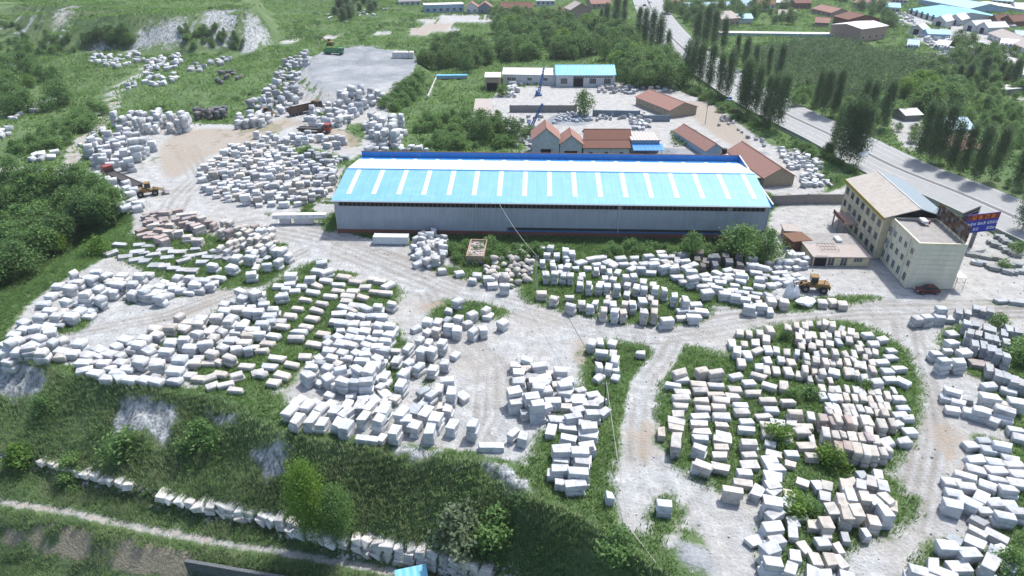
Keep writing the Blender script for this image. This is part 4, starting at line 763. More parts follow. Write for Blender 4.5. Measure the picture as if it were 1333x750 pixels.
pm = B(-.48, .48, -.075, -.055, .06, .66); lo0 = None
npan = 62
for i in range(npan):
    x = WL * .405 + (WL * .59) * (i + .5) / npan
    if lo0 is None: lo0 = pm.build('pane', 'glass', lower); o = lo0
    else: o = lo0.copy(); C.objects.link(o); o.parent = lower
    o.location = (x, 0, 1.43)
upper = B(1.0, WL - 1.0, -.05, -.004, 7.05, 8.05).build('window_band', 'steel_grey', wh)
pmu = B(-.47, .47, -.08, -.055, .08, .92); up0 = None; npan = 94
for i in range(npan):
    if i in (62, 86): continue
    x = 1.2 + (WL - 2.4) * (i + .5) / npan
    if up0 is None: up0 = pmu.build('pane', 'dark', upper); o = up0
    else: o = up0.copy(); C.objects.link(o); o.parent = upper
    o.location = (x, 0, 7.05)
nb = 17; bay = WL / nb
def slope_z(y): return WE + (WR - WE) * (1 - abs(y - WD / 2) / (WD / 2))
def sheet(x0, x1, y0, y1, th, lift):
    a, b_ = slope_z(y0) + lift, slope_z(y1) + lift
    return MB().prism([(x0, y0, a), (x1, y0, a), (x1, y1, b_), (x0, y1, b_)], [(x0, y0, a + th), (x1, y0, a + th), (x1, y1, b_ + th), (x0, y1, b_ + th)])
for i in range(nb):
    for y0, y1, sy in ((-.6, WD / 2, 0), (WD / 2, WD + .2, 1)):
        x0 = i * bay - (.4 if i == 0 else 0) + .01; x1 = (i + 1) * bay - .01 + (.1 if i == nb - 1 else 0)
        sheet(x0, x1, y0, y1 - (2.6 if sy else 0), .10, .03).build('roof_panel', 'sheet_glare' if sy else 'sheet_cyan', wh)  # back slope: sky glare on the cyan sheet is painted in as near-white
        if sy: sheet(x0, x1, y1 - 2.59, y1, .10, .03).build('parapet_reflection', 'sheet_blue', wh)  # blue strip paints the parapet's reflection in the glossy back slope
    xc = (i + .5) * bay
    sheet(xc - .55, xc + .55, 2.6, WD / 2 - .5, .05, .135).build('skylight', 'skylight', wh)
    sheet(xc - .55, xc + .55, WD / 2 + .5, WD - 1.6, .05, .135).build('skylight', 'skylight', wh)
MB().bar((-.4, WD / 2, WR + .16), (WL + .1, WD / 2, WR + .16), .2, n=6).build('ridge', 'sheet_cyan', wh)
B(-.2, WL + .5, WD + .22, WD + .42, WE - .8, WE + 1.75).build('parapet', 'sheet_blue', wh)
B(-.25, WL + .55, WD + .17, WD + .47, WE + 1.75, WE + 1.85).build('coping', 'roof_brown', wh)
MB().prism([(WL + .14, -.7, WE - .7), (WL + .14, WD + .2, WE - .7), (WL + .14, WD + .2, WE + 1.75), (WL + .14, -.7, WE + .55)], [(WL + .34, -.7, WE - .7), (WL + .34, WD + .2, WE - .7), (WL + .34, WD + .2, WE + 1.75), (WL + .34, -.7, WE + .55)]).build('parapet', 'sheet_blue', wh)
MB().prism([(WL + .09, -.75, WE + .55), (WL + .09, WD + .16, WE + 1.75), (WL + .09, WD + .16, WE + 1.85), (WL + .09, -.75, WE + .66)], [(WL + .42, -.75, WE + .55), (WL + .42, WD + .16, WE + 1.75), (WL + .42, WD + .16, WE + 1.85), (WL + .42, -.75, WE + .66)]).build('coping', 'frame_white', wh)
MB().bar((-.5, -.72, WE - .12), (WL + .1, -.72, WE - .12), .11, n=6).build('gutter', 'frame_white', wh)
for x in (.12, WL - .1, WL * .33, WL * .66): MB().bar((x, -.16, 1.1), (x, -.16, WE - .2), .07, n=6).build('downpipe', 'frame_white', wh)

# office --------------------------------------------------------------
c0, c1 = at(1178, 375), at(1236.5, 375); q0 = at(1161.6, 283.5, 10.2)
fd = (Vector((q0.x, q0.y, 0)) - c0); LF = fd.length; ang = math.atan2(fd.y, fd.x)    # facade runs away from the corner
OW = 9.4; OH = 10.0
of = thing('office_building', 'three storey cream office of two wings, one flat roofed', 'building', (c0.x, c0.y, 0), ang - math.pi / 2)
# local frame: y along the facade (left side), x to the right
B(0, OW, 0, LF, 0, OH).build('wall', 'wall_office', of)
B(.3, OW - .3, .3, LF - .3, OH - .001, OH + .02).build('roof', 'roof_concrete', of)
for a in ((0, OW, -.01, .3), (0, OW, LF - .3, LF), (0, .3, .3, LF - .3), (OW - .3, OW, .3, LF - .3)): B(*a, OH + .002, OH + .38).build('roof_kerb', 'wall_office', of)
for k in range(9): B(-.02, OW + .02, -.045, -.004, .3 + k * 1.08, .3 + k * 1.08 + .99).build('cladding_panel', 'cladding', of)
for z, hh in ((1.0, 1.9), (4.2, 1.5), (7.1, 1.4)):
    for i, y in enumerate([1.6, 4.6, 7.2, 9.8, 12.4]):
        if y < LF - .6: window(of, 'left', OW, LF, y, z, 1.25, hh, gl='glass_green')
for y in (3.2, LF - 2.2): MB().bar((-.12, y, .1), (-.12, y, OH), .07, n=6).build('downpipe', 'frame_white', of)
for z in (3.5, 6.6): window(of, 'left', OW, LF, LF - 1.3, z, .9, 2.0, gl='glass')
cn = B(OW * .5, OW * .5 + 1.3, LF - 3.6, LF - 1.4, OH + .5, OH + 1.1).build('roof_tank', 'paint_white', of, bevel=.1); B(OW * .5 + 1.3, OW * .5 + 1.6, LF - 3.6, LF - 3.0, OH + .4, OH + 1.2).build('tank_cap', 'paint_red', of)
# entrance frame at the far end of the clad gable
pf = MB()
for x in (OW + .05, OW + 1.7):
    for y in (-.6, 2.2): pf.bar((x, y, 0), (x, y, 3.0), .05)
for z in (1.0, 2.0, 3.0):
    pf.bar((OW + .05, -.6, z), (OW + 1.7, -.6, z), .035); pf.bar((OW + 1.7, -.6, z), (OW + 1.7, 2.2, z), .035)
pf.build('porch_frame', 'steel_grey', of); B(OW, OW + 1.9, -.8, 2.4, 3.05, 3.15).build('porch_roof', 'roof_white', of)
# gabled yellow wing
y0 = Vector(at(1149, 281, 10.6)); y1 = Vector(at(1105, 232.5, 10.6)); yd = y1 - y0; YL = yd.xy.length
inv = lambda p: Matrix.Rotation(-(ang - math.pi / 2), 3, 'Z') @ (Vector((p.x, p.y, 0)) - Vector((c0.x, c0.y, 0)))
lo_ = inv(y0); hi_ = inv(y1); yx = (lo_.x + hi_.x) / 2 + .3; ya, yb = lo_.y + .3, hi_.y - .3; YW = 13.2; YH = 10.3; YR = 12.4
B(yx, yx + YW, ya, yb, 0, YH).build('wall', 'wall_cream', of)
MB().prism([(yx, ya, YH), (yx + YW, ya, YH), (yx + YW / 2, ya, YR)], [(yx, yb, YH), (yx + YW, yb, YH), (yx + YW / 2, yb, YR)]).build('gable', 'dark', of)
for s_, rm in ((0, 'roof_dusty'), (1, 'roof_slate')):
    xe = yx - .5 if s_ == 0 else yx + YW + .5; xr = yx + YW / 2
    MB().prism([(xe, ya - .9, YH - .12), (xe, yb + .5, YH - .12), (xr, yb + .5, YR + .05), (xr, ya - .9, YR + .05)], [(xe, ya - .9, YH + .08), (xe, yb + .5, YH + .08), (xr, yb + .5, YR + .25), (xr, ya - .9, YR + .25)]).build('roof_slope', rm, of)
MB().bar((yx + YW / 2, ya - .95, YR + .26), (yx + YW / 2, yb + .5, YR + .26), .16, n=6).build('ridge', 'roof_white', of)
B(yx - .62, yx - .51, ya - .9, yb + .5, YH - .55, YH + .1).build('eaves_board', 'trim_ochre', of)
B(yx - .04, yx - .004, ya, yb, YH - .75, YH - .15).build('eaves_band', 'trim_ochre', of)
nw = 7
for z, hh in ((.9, 1.7), (4.1, 1.6), (7.2, 1.6)):
    for i in range(nw):
        y = ya + (yb - ya) * (i + .55) / nw; f = MB(); gl = 'glass'
        f = MB(); w2 = .75
        for u0, u1, z0, z1 in ((y - w2, y + w2, z, z + .08), (y - w2, y + w2, z + hh - .08, z + hh), (y - w2, y - w2 + .08, z + .08, z + hh - .08), (y + w2 - .08, y + w2, z + .08, z + hh - .08), (y - .03, y + .03, z + .08, z + hh - .08)): f.box(yx - .11, yx - .004, u0, u1, z0, z1)
        o = f.build('window', 'steel_grey', of); B(yx - .04, yx - .004, y - w2 + .08, y + w2 - .08, z + .08, z + hh - .08).build('pane', gl, o); B(yx - .2, yx - .004, y - w2 - .1, y + w2 + .1, z - .12, z - .01).build('sill', 'frame_white', o)
for i in range(nw + 1):
    y = ya + (yb - ya) * (i + .05) / nw; B(yx - .12, yx - .003, max(ya, y - .15), min(yb, y + .15), 0, YH - .76).build('pilaster', 'wall_office', of)
pc = MB(); pc.box(yx - 3.4, yx - .01, ya + (yb - ya) * .5, ya + (yb - ya) * .82, 3.1, 3.4); pc.build('porch_canopy', 'wall_pink', of)
for k in (.52, .66, .8):
    MB().bar((yx - 3.1, ya + (yb - ya) * k, 0), (yx - 3.1, ya + (yb - ya) * k, 3.1), .18, n=6).build('porch_column', 'wall_pink', of)
B(yx - 3.4, yx - 3.25, ya + (yb - ya) * .5, ya + (yb - ya) * .82, 3.4, 4.2).build('porch_rail', 'roof_brown', of)
st = MB()
for k in range(9): st.box(-2.2, -.02, LF + .2 + k * .0, LF + 2.2, .01, .3) if k == 0 else st.box(-2.0 + .2 * k, -.02, LF + .3, LF + 1.6, .3 * k, .3 * k + .28)
st.build('outside_stair', 'concrete_pale', of)
# rusted sheet-metal hoarding on the office roof
hr = thing('rooftop_hoarding', 'rusted metal hoarding panel standing on the flat office roof edge', 'billboard', (c0.x, c0.y, OH), ang - math.pi / 2)
for i in range(14):
    for j in range(4):
        B(OW - .18, OW - .10, .6 + i * .92, .6 + i * .92 + .88, .45 + j * .85, .45 + j * .85 + .81).build('hoarding_sheet', random.choice(['rust', 'rust', 'steel_grey', 'trailer_dark']), hr)
fm = MB()
for i in range(8): fm.bar((OW - .3, .6 + i * 1.84, .01), (OW - .3, .6 + i * 1.84, 3.9), .04); fm.bar((OW - 1.8, .6 + i * 1.84, .03), (OW - .3, .6 + i * 1.84, 2.6), .03)
for j in range(5): fm.bar((OW - .24, .5, .4 + j * .86), (OW - .24, 13.6, .4 + j * .86), .03)
fm.build('hoarding_frame', 'rust', hr)

# annex ---------------------------------------------------------------
an, L, D, h = house('annex_building', 'low flat-roofed cream annex with rusty rack on its roof', 'building', (1057, 346), (1129, 347), 334.5, 11.0, 'flat', 0, 'wall_cream', 'roof_pink')
B(L * .02, L * .24, -.04, -.003, .03, 2.5).build('garage_opening', 'dark', an)
for u in (.32, .55): window(an, 'front', L, D, L * u, .1, 1.5, 2.1, mull=1, name='door')
window(an, 'front', L, D, L * .80, 1.0, 1.9, 1.2, gl='glass_green', mull=2)
B(0, L, D * .55, D + 1, h + .285, h + .30).build('roof_felt', 'roof_concrete', an)
rk = MB()
for i in range(6): rk.bar((L * .2 + i * .75, D * .2, h + .75), (L * .2 + i * .75, D * .5, h + .75), .04)
for i in range(3): rk.bar((L * .2, D * .2 + i * D * .15, h + .75), (L * .2 + 3.75, D * .2 + i * D * .15, h + .75), .04)
for x in (L * .2, L * .2 + 3.75):
    for y in (D * .2, D * .5): rk.bar((x, y, h + .28), (x, y, h + .75), .04)
rk.build('roof_rack', 'rust', an)
B(L * .62, L * .72, D * .62, D * .85, h + .31, h + .95).build('solar_heater', 'paint_white', an, bevel=.12)
house('tool_shed', 'small brick shed beside the cream annex and warehouse corner', 'shed', (1020, 312), (1038, 313), 301, 3.5, 'flat', 0, 'wall_pink', 'roof_pink', front=[(1, .8, 1.0, 1.0)])
house('tool_shed', 'dark rusty lean-to shed behind the cream annex', 'shed', (1030, 327), (1052, 325), 315, 4, 'flat', 0, 'wall_brick', 'rust')
# highway billboard ----------------------------------------------------
bp = gw(1264, 322); bh = hpx(bp, 301); bb = thing('billboard', 'blue and red roadside billboard on a post with a grey back panel', 'billboard', (bp.x, bp.y, 0), math.radians(14))
MB().bar((0, .3, 0), (0, .3, bh + 1), .45, n=10).build('post', 'steel_grey', bb)
sw, sh = 9.0, 4.6; pb = B(-4.6, sw - 4.6, -.5, -.35, bh, bh + sh).build('sign_panel', 'sign_blue', bb)
B(-4.6, sw - 4.6, -.52, -.503, bh + sh * .68, bh + sh).build('sign_header', 'sign_red', pb)
def glyph(mb, x, z, s, seed):
    r = random.Random(seed); y0_, y1_ = -.56, -.525; w_ = s * .13
    for zz in sorted(r.sample([0, .28, .55, .85], 3)): mb.box(x + s * r.uniform(0, .1), x + s * r.uniform(.85, 1), y0_, y1_, z + s * zz, z + s * zz + w_)
    for xx in r.sample([.05, .42, .8], 2): mb.box(x + s * xx, x + s * xx + w_, y0_ - .002, y1_ - .002, z + s * r.uniform(0, .15), z + s * r.uniform(.8, 1))
g1 = MB()
for i in range(4): glyph(g1, -3.2 + i * 1.75, bh + sh * .73, 1.05, i)
g1.build('lettering', 'sign_orange', pb)
g2 = MB(); x = -3.9
for grp in (3, 3, 4):
    for i in range(grp): glyph(g2, x, bh + sh * .42, .66, int(x * 100)); x += .74
    x += .45
x = -4.1
for grp, s_ in ((2, .66), (2, .66), (0, 0), (3, .66)):
    if grp == 0: x += 1.6; continue
    for i in range(grp): glyph(g2, x, bh + sh * .12, s_, int(x * 77 + 5)); x += .78
    x += .55
g2.build('lettering', 'sign_white', pb)
bk = MB(); 
for i in range(9): bk.bar((-4.4 + i * .85, .8 + i * .28, bh + .1), (-4.4 + i * .85, .8 + i * .28, bh + sh), .04)
for j in range(7): bk.bar((-4.4, .8, bh + .1 + j * .74), (2.6, 3.2, bh + .1 + j * .74), .04)
bk.build('back_frame', 'steel_grey', bb)
MB().prism([(-4.4, .95, bh), (2.6, 3.35, bh), (2.6, 3.45, bh), (-4.4, 1.05, bh)], [(-4.4, .95, bh + sh), (2.6, 3.35, bh + sh), (2.6, 3.45, bh + sh), (-4.4, 1.05, bh + sh)]).build('back_panel', 'trailer_dark', bb)
lm = MB()
for i in range(5): lm.bar((-4 + i * 1.9, -.5, bh + .05), (-4 + i * 1.9, -1.6, bh - .35), .03); lm.box(-4.15 + i * 1.9, -3.85 + i * 1.9, -1.75, -1.55, bh - .45, bh - .25)
lm.build('lamp_arms', 'wall_pink', bb); MB().bar((0, .3, bh + .3), (0, 2.4, bh + .3), .2, n=6).build('brace', 'steel_grey', bb)

# buildings behind the warehouse --------------------------------------
e, L, D, h = house('workshop', 'white workshop with turquoise sheet roof and open dark doorway', 'workshop', (724, 113), (800, 113), 97.5, 15, 'gx', 2.6, 'wall_white', 'sheet_teal')
B(L * .29, L * .46, -.05, -.003, .03, 4.4).build('doorway', 'dark', e)
for u in (.13, .62, .87): window(e, 'front', L, D, L * u, 1.2, 3.0, 2.4, mull=3)
for i in range(14): window(e, 'front', L, D, L * (.32 + i * .047), h - 1.3, L * .042, .8, mull=0)
e, L, D, h = house('workshop', 'long white shed with weathered pale roof beside the turquoise-roofed workshop', 'workshop', (655, 110), (723.5, 111), 96.5, 12, 'gx', 1.5, 'wall_white', 'roof_white')
for u in (.12, .20, .50, .80): window(e, 'front', L, D, L * u, h - 2.6, 2.0, 1.3)
house('shed', 'tall open-fronted shed with flat white roof beside the long white shed', 'shed', (632, 119), (651, 119), 101, 9, 'flat', 0, 'wall_beige', 'roof_white', front=[(1, 0, 5, 3.6, 'door')])
house('shed', 'narrow hut with long pinkish flat roof beside the overgrown plot', 'shed', (616, 161), (638, 161), 153, 26, 'flat', 0, 'wall_brick', 'roof_pink', front=[(1, .8, 1.2, .9)])
house('brick_house', 'taller of two joined gabled houses with red tile roofs', 'house', (693, 207), (727.5, 207), 181, 9, 'gy', 3.4, 'wall_white', 'roof_tile', front=[(1, 0, 3.2, 3.2, 'door')])
house('brick_house', 'lower of two joined gabled houses with red tile roofs', 'house', (728.5, 207), (757, 207), 187, 8, 'gy', 2.6, 'wall_white', 'roof_tile', front=[(1, 0, 4.0, 2.6, 'door')])
house('cottage', 'white-walled cottage with dark brown double roof behind the warehouse parapet', 'house', (759, 207), (818, 207), 192, 7, 'gx', 1.2, 'wall_white', 'roof_brown', front=[(3, 1.2, 1.2, 1.2)])
house('cottage', 'long hall with dark brown tile roof rising behind the cottage', 'house', (762, 198), (820, 198), 184, 10, 'gx', 2.4, 'wall_white', 'roof_brown')
e, L, D, h = house('shed', 'sky blue shed with striped pink roof and blue lean-to', 'shed', (821, 200), (857, 200), 183, 8, 'shed', 0, 'wall_sky', 'roof_pink')
MB().prism([(0, -4.5, 2.4), (L * 1.1, -4.5, 2.4), (L * 1.1, -.02, 3.2), (0, -.02, 3.2)], [(0, -4.5, 2.52), (L * 1.1, -4.5, 2.52), (L * 1.1, -.02, 3.32), (0, -.02, 3.32)]).build('lean_to_roof', 'sheet_blue', e)
for i in range(9): B(L * i / 9, L * (i + .45) / 9, -.3, D + .3, h + .285, h + .31).build('roof_stripe', 'roof_white', e)
for x in (.3, L): MB().bar((x, -4.3, 0), (x, -4.3, 2.4), .08).build('post', 'steel_grey', e)
house('tile_house', 'beige house with red tile roof beside the hedge and white car', 'house', (871, 154), (906, 149), 143.5, 22, 'gy', 2.2, 'wall_beige', 'roof_tile', left=[(4, 1.2, 1.2, 1.2)])
house('tile_house', 'narrow house with red tile roof behind the warehouse corner parapet', 'house', (918, 205), (941, 203), 196, 22, 'gy', 2.0, 'wall_sky', 'roof_tile')
e, L, D, h = house('tile_house', 'beige house with broad red tile roof beside the stone-cutting yard', 'house', (993, 243.5), (1032, 241), 231, 24, 'gy', 2.6, 'wall_beige', 'roof_tile', left=[(6, 1.0, 1.3, 1.2)], right=[(5, 1.0, 1.3, 1.2)])
B(-2.2, -.5, 1, D, h - .5, h - .35).build('lean_to_roof', 'roof_dusty', e)
for i in range(6): MB().bar((-2.1, 1.5 + i * (D - 2) / 5, 0), (-2.1, 1.5 + i * (D - 2) / 5, h - .5), .09).build('post', 'wall_brick', e)
tk = MB().bar((-1.6, D - 1.2, h - .3), (-1.6, D - 1.2, h + 1.1), .8, n=12).build('water_tank', 'dark', e)
def wall(name, label, pts, h, m, tck=.3):
    P = [gw(*p) for p in pts]; o = P[0].copy(); r = thing(name, label, 'wall', o)
    for i in range(len(P) - 1):
        a, b_ = P[i] - o, P[i + 1] - o; n = max(1, int((b_ - a).length / 6)); u = (b_ - a).normalized()
        for k in range(n):
            p, q = a.lerp(b_, k / n) + u * .02, a.lerp(b_, (k + 1) / n) - u * .02; p.z -= .4; q.z -= .4
            poly_wall([Vector((p.x, p.y, 0)), Vector((q.x, q.y, 0))], h + .4, tck, min(p.z, q.z)).build('wall_panel', m, r)
        for k in range(n + (i == len(P) - 2)) if name != 'retaining_wall' else ():
            p = a.lerp(b_, k / n); B(p.x - tck * .75, p.x + tck * .75, p.y - tck * .75, p.y + tck * .75, p.z - .35, p.z + h + .14).build('pier', m, r)
wall('boundary_wall', 'grey brown boundary wall between the office yard and stone-cutting yard', [(1004, 267), (1050, 265), (1098, 265)], 2.6, 'wall_grey')
wall('boundary_wall', 'blue grey block wall with gate gap behind the red-roofed houses', [(772, 151), (832, 152)], 2.2, 'wall_bluegrey'); wall('boundary_wall', 'short blue grey block wall beside the beige tile house', [(837, 158), (871, 158)], 2.2, 'wall_bluegrey')
wall('boundary_wall', 'old brown grey wall with weeds below the blue jib cranes', [(664, 146), (750, 146)], 2.6, 'wall_grey'); wall('boundary_wall', 'pinkish low wall joining the narrow tile house and broad tile house', [(938, 206), (975, 209)], 2.0, 'wall_pink')
wall('retaining_wall', 'dark grey rubble stone wall with pale coping beside the lower path', [(246, 745), (300, 754), (400, 772)], 2.6, 'wall_stone_dark', .5)
wall('garden_wall', 'thin white wall crossing the overgrown plot', [(557, 128), (568, 103)], 1.0, 'roof_white')
e = thing('water_trough', 'long pale blue sheet trough at the top of the overgrown plot', 'trough', gw(568, 103), .05); B(0, 14, 0, 2.4, 0, 1.4).build('trough_body', 'wall_sky', e, bevel=.08); B(-.15, 14.15, -.15, 2.55, 1.4, 1.5).build('cover', 'sheet_teal', e)
# far settlement --------------------------------------------------------
W1 = [(4, 1.4, 2.0, 1.5)]
for a in (('shop_row', 'pale blue flat-roofed shop row across the fields', 'building', (553, 16), (604, 16), 5.5, 10, 'flat', 0, 'wall_sky', 'roof_white', [(6, 1.2, 2.2, 2.0)]),
 ('village_house', 'red gabled house next to the pale blue shop row', 'house', (606, 18), (622, 18), 9, 9, 'gy', 3, 'wall_white', 'roof_tile', [(2, 1.2, 1.5, 1.8)]), ('village_house', 'second red gabled house beside the pale blue shop row', 'house', (623, 18), (640, 18), 9, 9, 'gy', 3, 'wall_bluegrey', 'roof_tile', [(2, 1.2, 1.5, 1.8)]),
 ('village_house', 'broad grey house with low brown tile roof past the wood', 'house', (652, 20), (693, 20), 10.5, 12, 'gx', 3, 'wall_grey', 'roof_brown', [(3, .5, 3.4, 2.6)]), ('village_house', 'tall pinkish gabled house past the wood', 'house', (742, 29), (769, 28), 13, 13, 'gy', 4, 'wall_pink', 'roof_pink', [(3, 3, 1.4, 1.8)]),
 ('village_house', 'white flat house behind the broad brown-roofed house', 'house', (698, 8), (722, 8), 1, 9, 'flat', 0, 'wall_white', 'roof_white', W1), ('long_shed', 'long low pale blue shed bordering the orchard', 'shed', (934, 47), (1083, 49), 43, 6, 'flat', 0, 'wall_sky', 'roof_white', []),
 ('village_house', 'red brick house with pale grey roof at the orchard corner', 'house', (1118, 55), (1152, 50), 38, 20, 'gx', 1.5, 'wall_pink', 'roof_white', W1), ('village_house', 'red brick house with brown roof beside the pale-roofed one', 'house', (1083, 33), (1102, 38), 21, 22, 'gx', 2.5, 'wall_brick', 'roof_brown', W1),
 ('village_house', 'pink tiled house joined to the red brick house', 'house', (1056, 18), (1081, 24), 11, 14, 'gx', 2.5, 'wall_pink', 'roof_tile', W1), ('village_house', 'small brick house at the end of the brick house row', 'house', (1034, 12), (1055, 12), 4, 12, 'gx', 2, 'wall_brick', 'roof_brown', W1),
 ('factory_hall', 'long factory hall with pale blue roof by the stone works', 'factory', (1182, 18), (1217, 29), 12, 44, 'gx', 3, 'wall_white', 'sheet_teal', [(5, 0, 3, 4, 'door')]), ('factory_hall', 'small turquoise-roofed hall beside the long factory hall', 'factory', (1148, 17), (1170, 18), 9, 16, 'gx', 2, 'wall_white', 'sheet_teal', W1),
 ('gabled_workshop', 'white gabled workshop adjoining the long factory hall', 'workshop', (1212, 34), (1229, 36), 26, 14, 'gy', 3, 'wall_white', 'roof_white', [(1, 0, 3, 3.2, 'door')]), ('gabled_workshop', 'second white gabled workshop in the stone works row', 'workshop', (1231, 32), (1249, 34), 24, 14, 'gy', 3, 'wall_white', 'roof_white', [(1, 0, 3, 3.2, 'door')]), ('gabled_workshop', 'cream gabled workshop farther along the stone works row', 'workshop', (1253, 39), (1269, 42), 31, 14, 'gy', 2.5, 'wall_white', 'roof_white', [(1, 0, 3, 3.2, 'door')]),
 ('gabled_workshop', 'pale gabled workshop joined to the long pink-roofed shed', 'workshop', (1270, 42), (1284, 45), 33, 14, 'gy', 2.5, 'wall_white', 'roof_white', [(1, 0, 3, 3.2, 'door')]), ('brown_gabled_house', 'brown gabled house behind the stone works row', 'house', (1283, 31), (1297, 33), 25, 14, 'gy', 3, 'wall_brick', 'roof_brown', W1), ('brown_gabled_house', 'second brown gabled house behind the stone works row', 'house', (1299, 32), (1317, 35), 25, 14, 'gy', 3, 'wall_brick', 'roof_brown', W1),
 ('long_shed', 'long shed with pinkish roof ending the stone works row', 'shed', (1285, 50), (1345, 76), 43, 13, 'gx', 2.5, 'wall_white', 'roof_pink', [(9, 1.2, 2, 1.6)]), ('shelter', 'low turquoise canopy among the stone works stock', 'shed', (1207, 50), (1236, 51), 44, 12, 'gx', 1.5, 'wall_sky', 'sheet_teal', []), ('shelter', 'low flat-roofed shelter at the edge of the stone works', 'shed', (1248, 68), (1282, 69), 62, 7, 'flat', 0, 'wall_grey', 'roof_white', []),
 ('village_house', 'low tan house in the row past the sandy field', 'house', (770, 12), (795, 11), 5, 10, 'gx', 2.5, 'wall_beige', 'roof_tile', W1), ('village_house', 'white house with grey roof past the sandy field', 'house', (520, 8), (548, 8), 1, 10, 'gx', 2.5, 'wall_white', 'roof_concrete', W1), ('village_house', 'cream house with red roof beside the far highway', 'house', (875, 10), (890, 10), 3, 10, 'gx', 2.5, 'wall_cream', 'roof_tile', W1), ('village_house', 'white house with brown roof near the far highway', 'house', (985, 14), (1008, 13), 6, 12, 'gx', 2.5, 'wall_white', 'roof_brown', W1), ('village_house', 'pale house with pink roof before the brick house row', 'house', (1012, 26), (1034, 27), 19, 12, 'gx', 2.5, 'wall_white', 'roof_pink', W1), ('shelter', 'grey-roofed shelter among the stone works stock', 'shed', (1240, 55), (1262, 58), 50, 8, 'gx', 1.5, 'wall_grey', 'roof_concrete', []), ('shelter', 'white-roofed shelter behind the shelter at the stone works', 'shed', (1300, 82), (1328, 90), 78, 8, 'gx', 1.5, 'wall_white', 'roof_white', []), ('gabled_workshop', 'small white gabled workshop beside the turquoise canopy', 'workshop', (1183, 44), (1200, 46), 37, 10, 'gy', 2.5, 'wall_white', 'roof_white', [(1, 0, 3, 3, 'door')]),
 ('village_house', 'pink-roofed house beside the pale blue shed and highway poplars', 'house', (938, 36), (962, 34), 25, 20, 'gx', 3, 'wall_pink', 'roof_pink', W1), ('shelter', 'small blue-roofed shelter beside the pink-roofed house', 'shed', (960, 31), (979, 31), 24, 12, 'gx', 2, 'wall_white', 'sheet_teal', []), ('long_shed', 'long white and blue block at the far end of the highway', 'building', (893, 17), (971, 15), 9, 12, 'gx', 2, 'wall_white', 'wall_sky', [(10, 1, 2, 2)]),
 ('hut', 'white-roofed hut at the side lane across the highway', 'shed', (1177, 158), (1198, 157), 150, 8, 'gx', 1.2, 'wall_grey', 'roof_white', []), ('hut', 'blue-roofed house among poplars across the highway', 'house', (1232, 181), (1264, 181), 168, 12, 'gx', 2.2, 'wall_white', 'wall_sky', W1), ('hut', 'red-roofed house among poplars across the highway', 'house', (1238, 208), (1275, 205), 195, 12, 'gx', 2.6, 'wall_beige', 'roof_tile', W1), ('hut', 'low white-roofed shelter in the field beyond the poplars', 'shed', (1305, 124), (1328, 122), 117, 6, 'flat', 0, 'wall_grey', 'roof_white', []),
 ('hut', 'pale hut with blue sheet roof among dark shrubs', 'shed', (-12, 99), (23, 95), 91, 10, 'gx', 1.5, 'wall_white', 'wall_sky', []), ('hut', 'small pump house on stilts at the edge of the wood', 'shed', (619, 62), (629, 62), 52, 4, 'flat', 0, 'wall_white', 'roof_white', []), ('factory_hall', 'wide white-roofed hall at the far end of the stone works', 'factory', (1265, 8), (1330, 18), 3, 14, 'flat', 0, 'wall_white', 'roof_white', []),
 ('factory_hall', 'pale blue roofed hall behind the small turquoise-roofed hall', 'factory', (1195, 5), (1260, 18), -1, 30, 'gx', 3, 'wall_sky', 'wall_sky', [])):
    house(*a[:11], front=a[11])
for i, (x, y, wd, rm) in enumerate(((1160, 2, 20, 'roof_white'), (1135, 8, 16, 'roof_tile'), (1225, 2, 24, 'wall_sky'), (1290, 3, 26, 'wall_sky'), (1320, 12, 24, 'roof_white'), (1300, 60, 22, 'roof_white'), (1322, 50, 24, 'wall_sky'), (1215, 62, 16, 'roof_white'), (1180, 62, 14, 'wall_sky'), (1110, 6, 16, 'roof_tile'), (1060, 32, 18, 'roof_tile'), (960, 6, 22, 'wall_sky'), (1010, 6, 22, 'roof_white'), (1330, 100, 20, 'roof_white'), (930, 22, 16, 'roof_tile'), (720, 18, 16, 'roof_tile'))):
    nm_ = {'roof_white': 'pale-roofed', 'wall_sky': 'blue-roofed', 'roof_tile': 'red-roofed'}[rm]
    house('town_house', 'small %s house in the far town' % nm_, 'house', (x, y + 3), (x + wd, y + 4 + i % 2), y - 3, 11, 'gx', 2.4, random.choice(['wall_white', 'wall_pink', 'wall_white']), rm, front=W1, group='%s houses of the far town' % nm_)
# ruined hut, container, beam --------------------------------------------
e = thing('ruined_hut', 'roofless pink brick hut filled with rubble before the warehouse', 'hut', gw(607, 345), math.radians(-4)); L, D = 3.9, 8.5
for a in ((0, L, 0, .25), (0, L, D - .25, D), (0, .25, .25, D - .25), (L - .25, L, .25, D - .25)): B(*a, 0, 2.3).build('wall', 'wall_pink', e)
B(.02, L - .02, -.02, -.004, .02, .55).build('blue_dado', 'paint_blue', e); B(.25, L - .25, .25, D - .25, 1.7, 1.85).build('fallen_roof', 'roof_pink', e)
for i in range(40):
    o = mobj('rubble_piece', random.choice(BLD), None, e); o.location = (random.uniform(.6, L - .6), random.uniform(.6, D - .6), 1.8); s_ = random.uniform(.3, .8); o.scale = (s_, s_, s_ * .6); o.color = tintof((.5, .45, .42), .3); o.rotation_euler.z = random.random() * 6
e = thing('shipping_container', 'long white site container parked before the warehouse wall', 'container', gw(486, 319), math.radians(-2)); cb = B(0, 8.2, 0, 2.2, .15, 2.0).build('container_body', 'container', e, bevel=.04)
for x in (.05, 8.03): B(x, x + .12, -.03, 2.23, .1, 2.06).build('end_frame', 'frame_white', e)
B(-.02, 8.24, -.04, -.01, 1.9, 2.06).build('top_rail', 'frame_white', e)
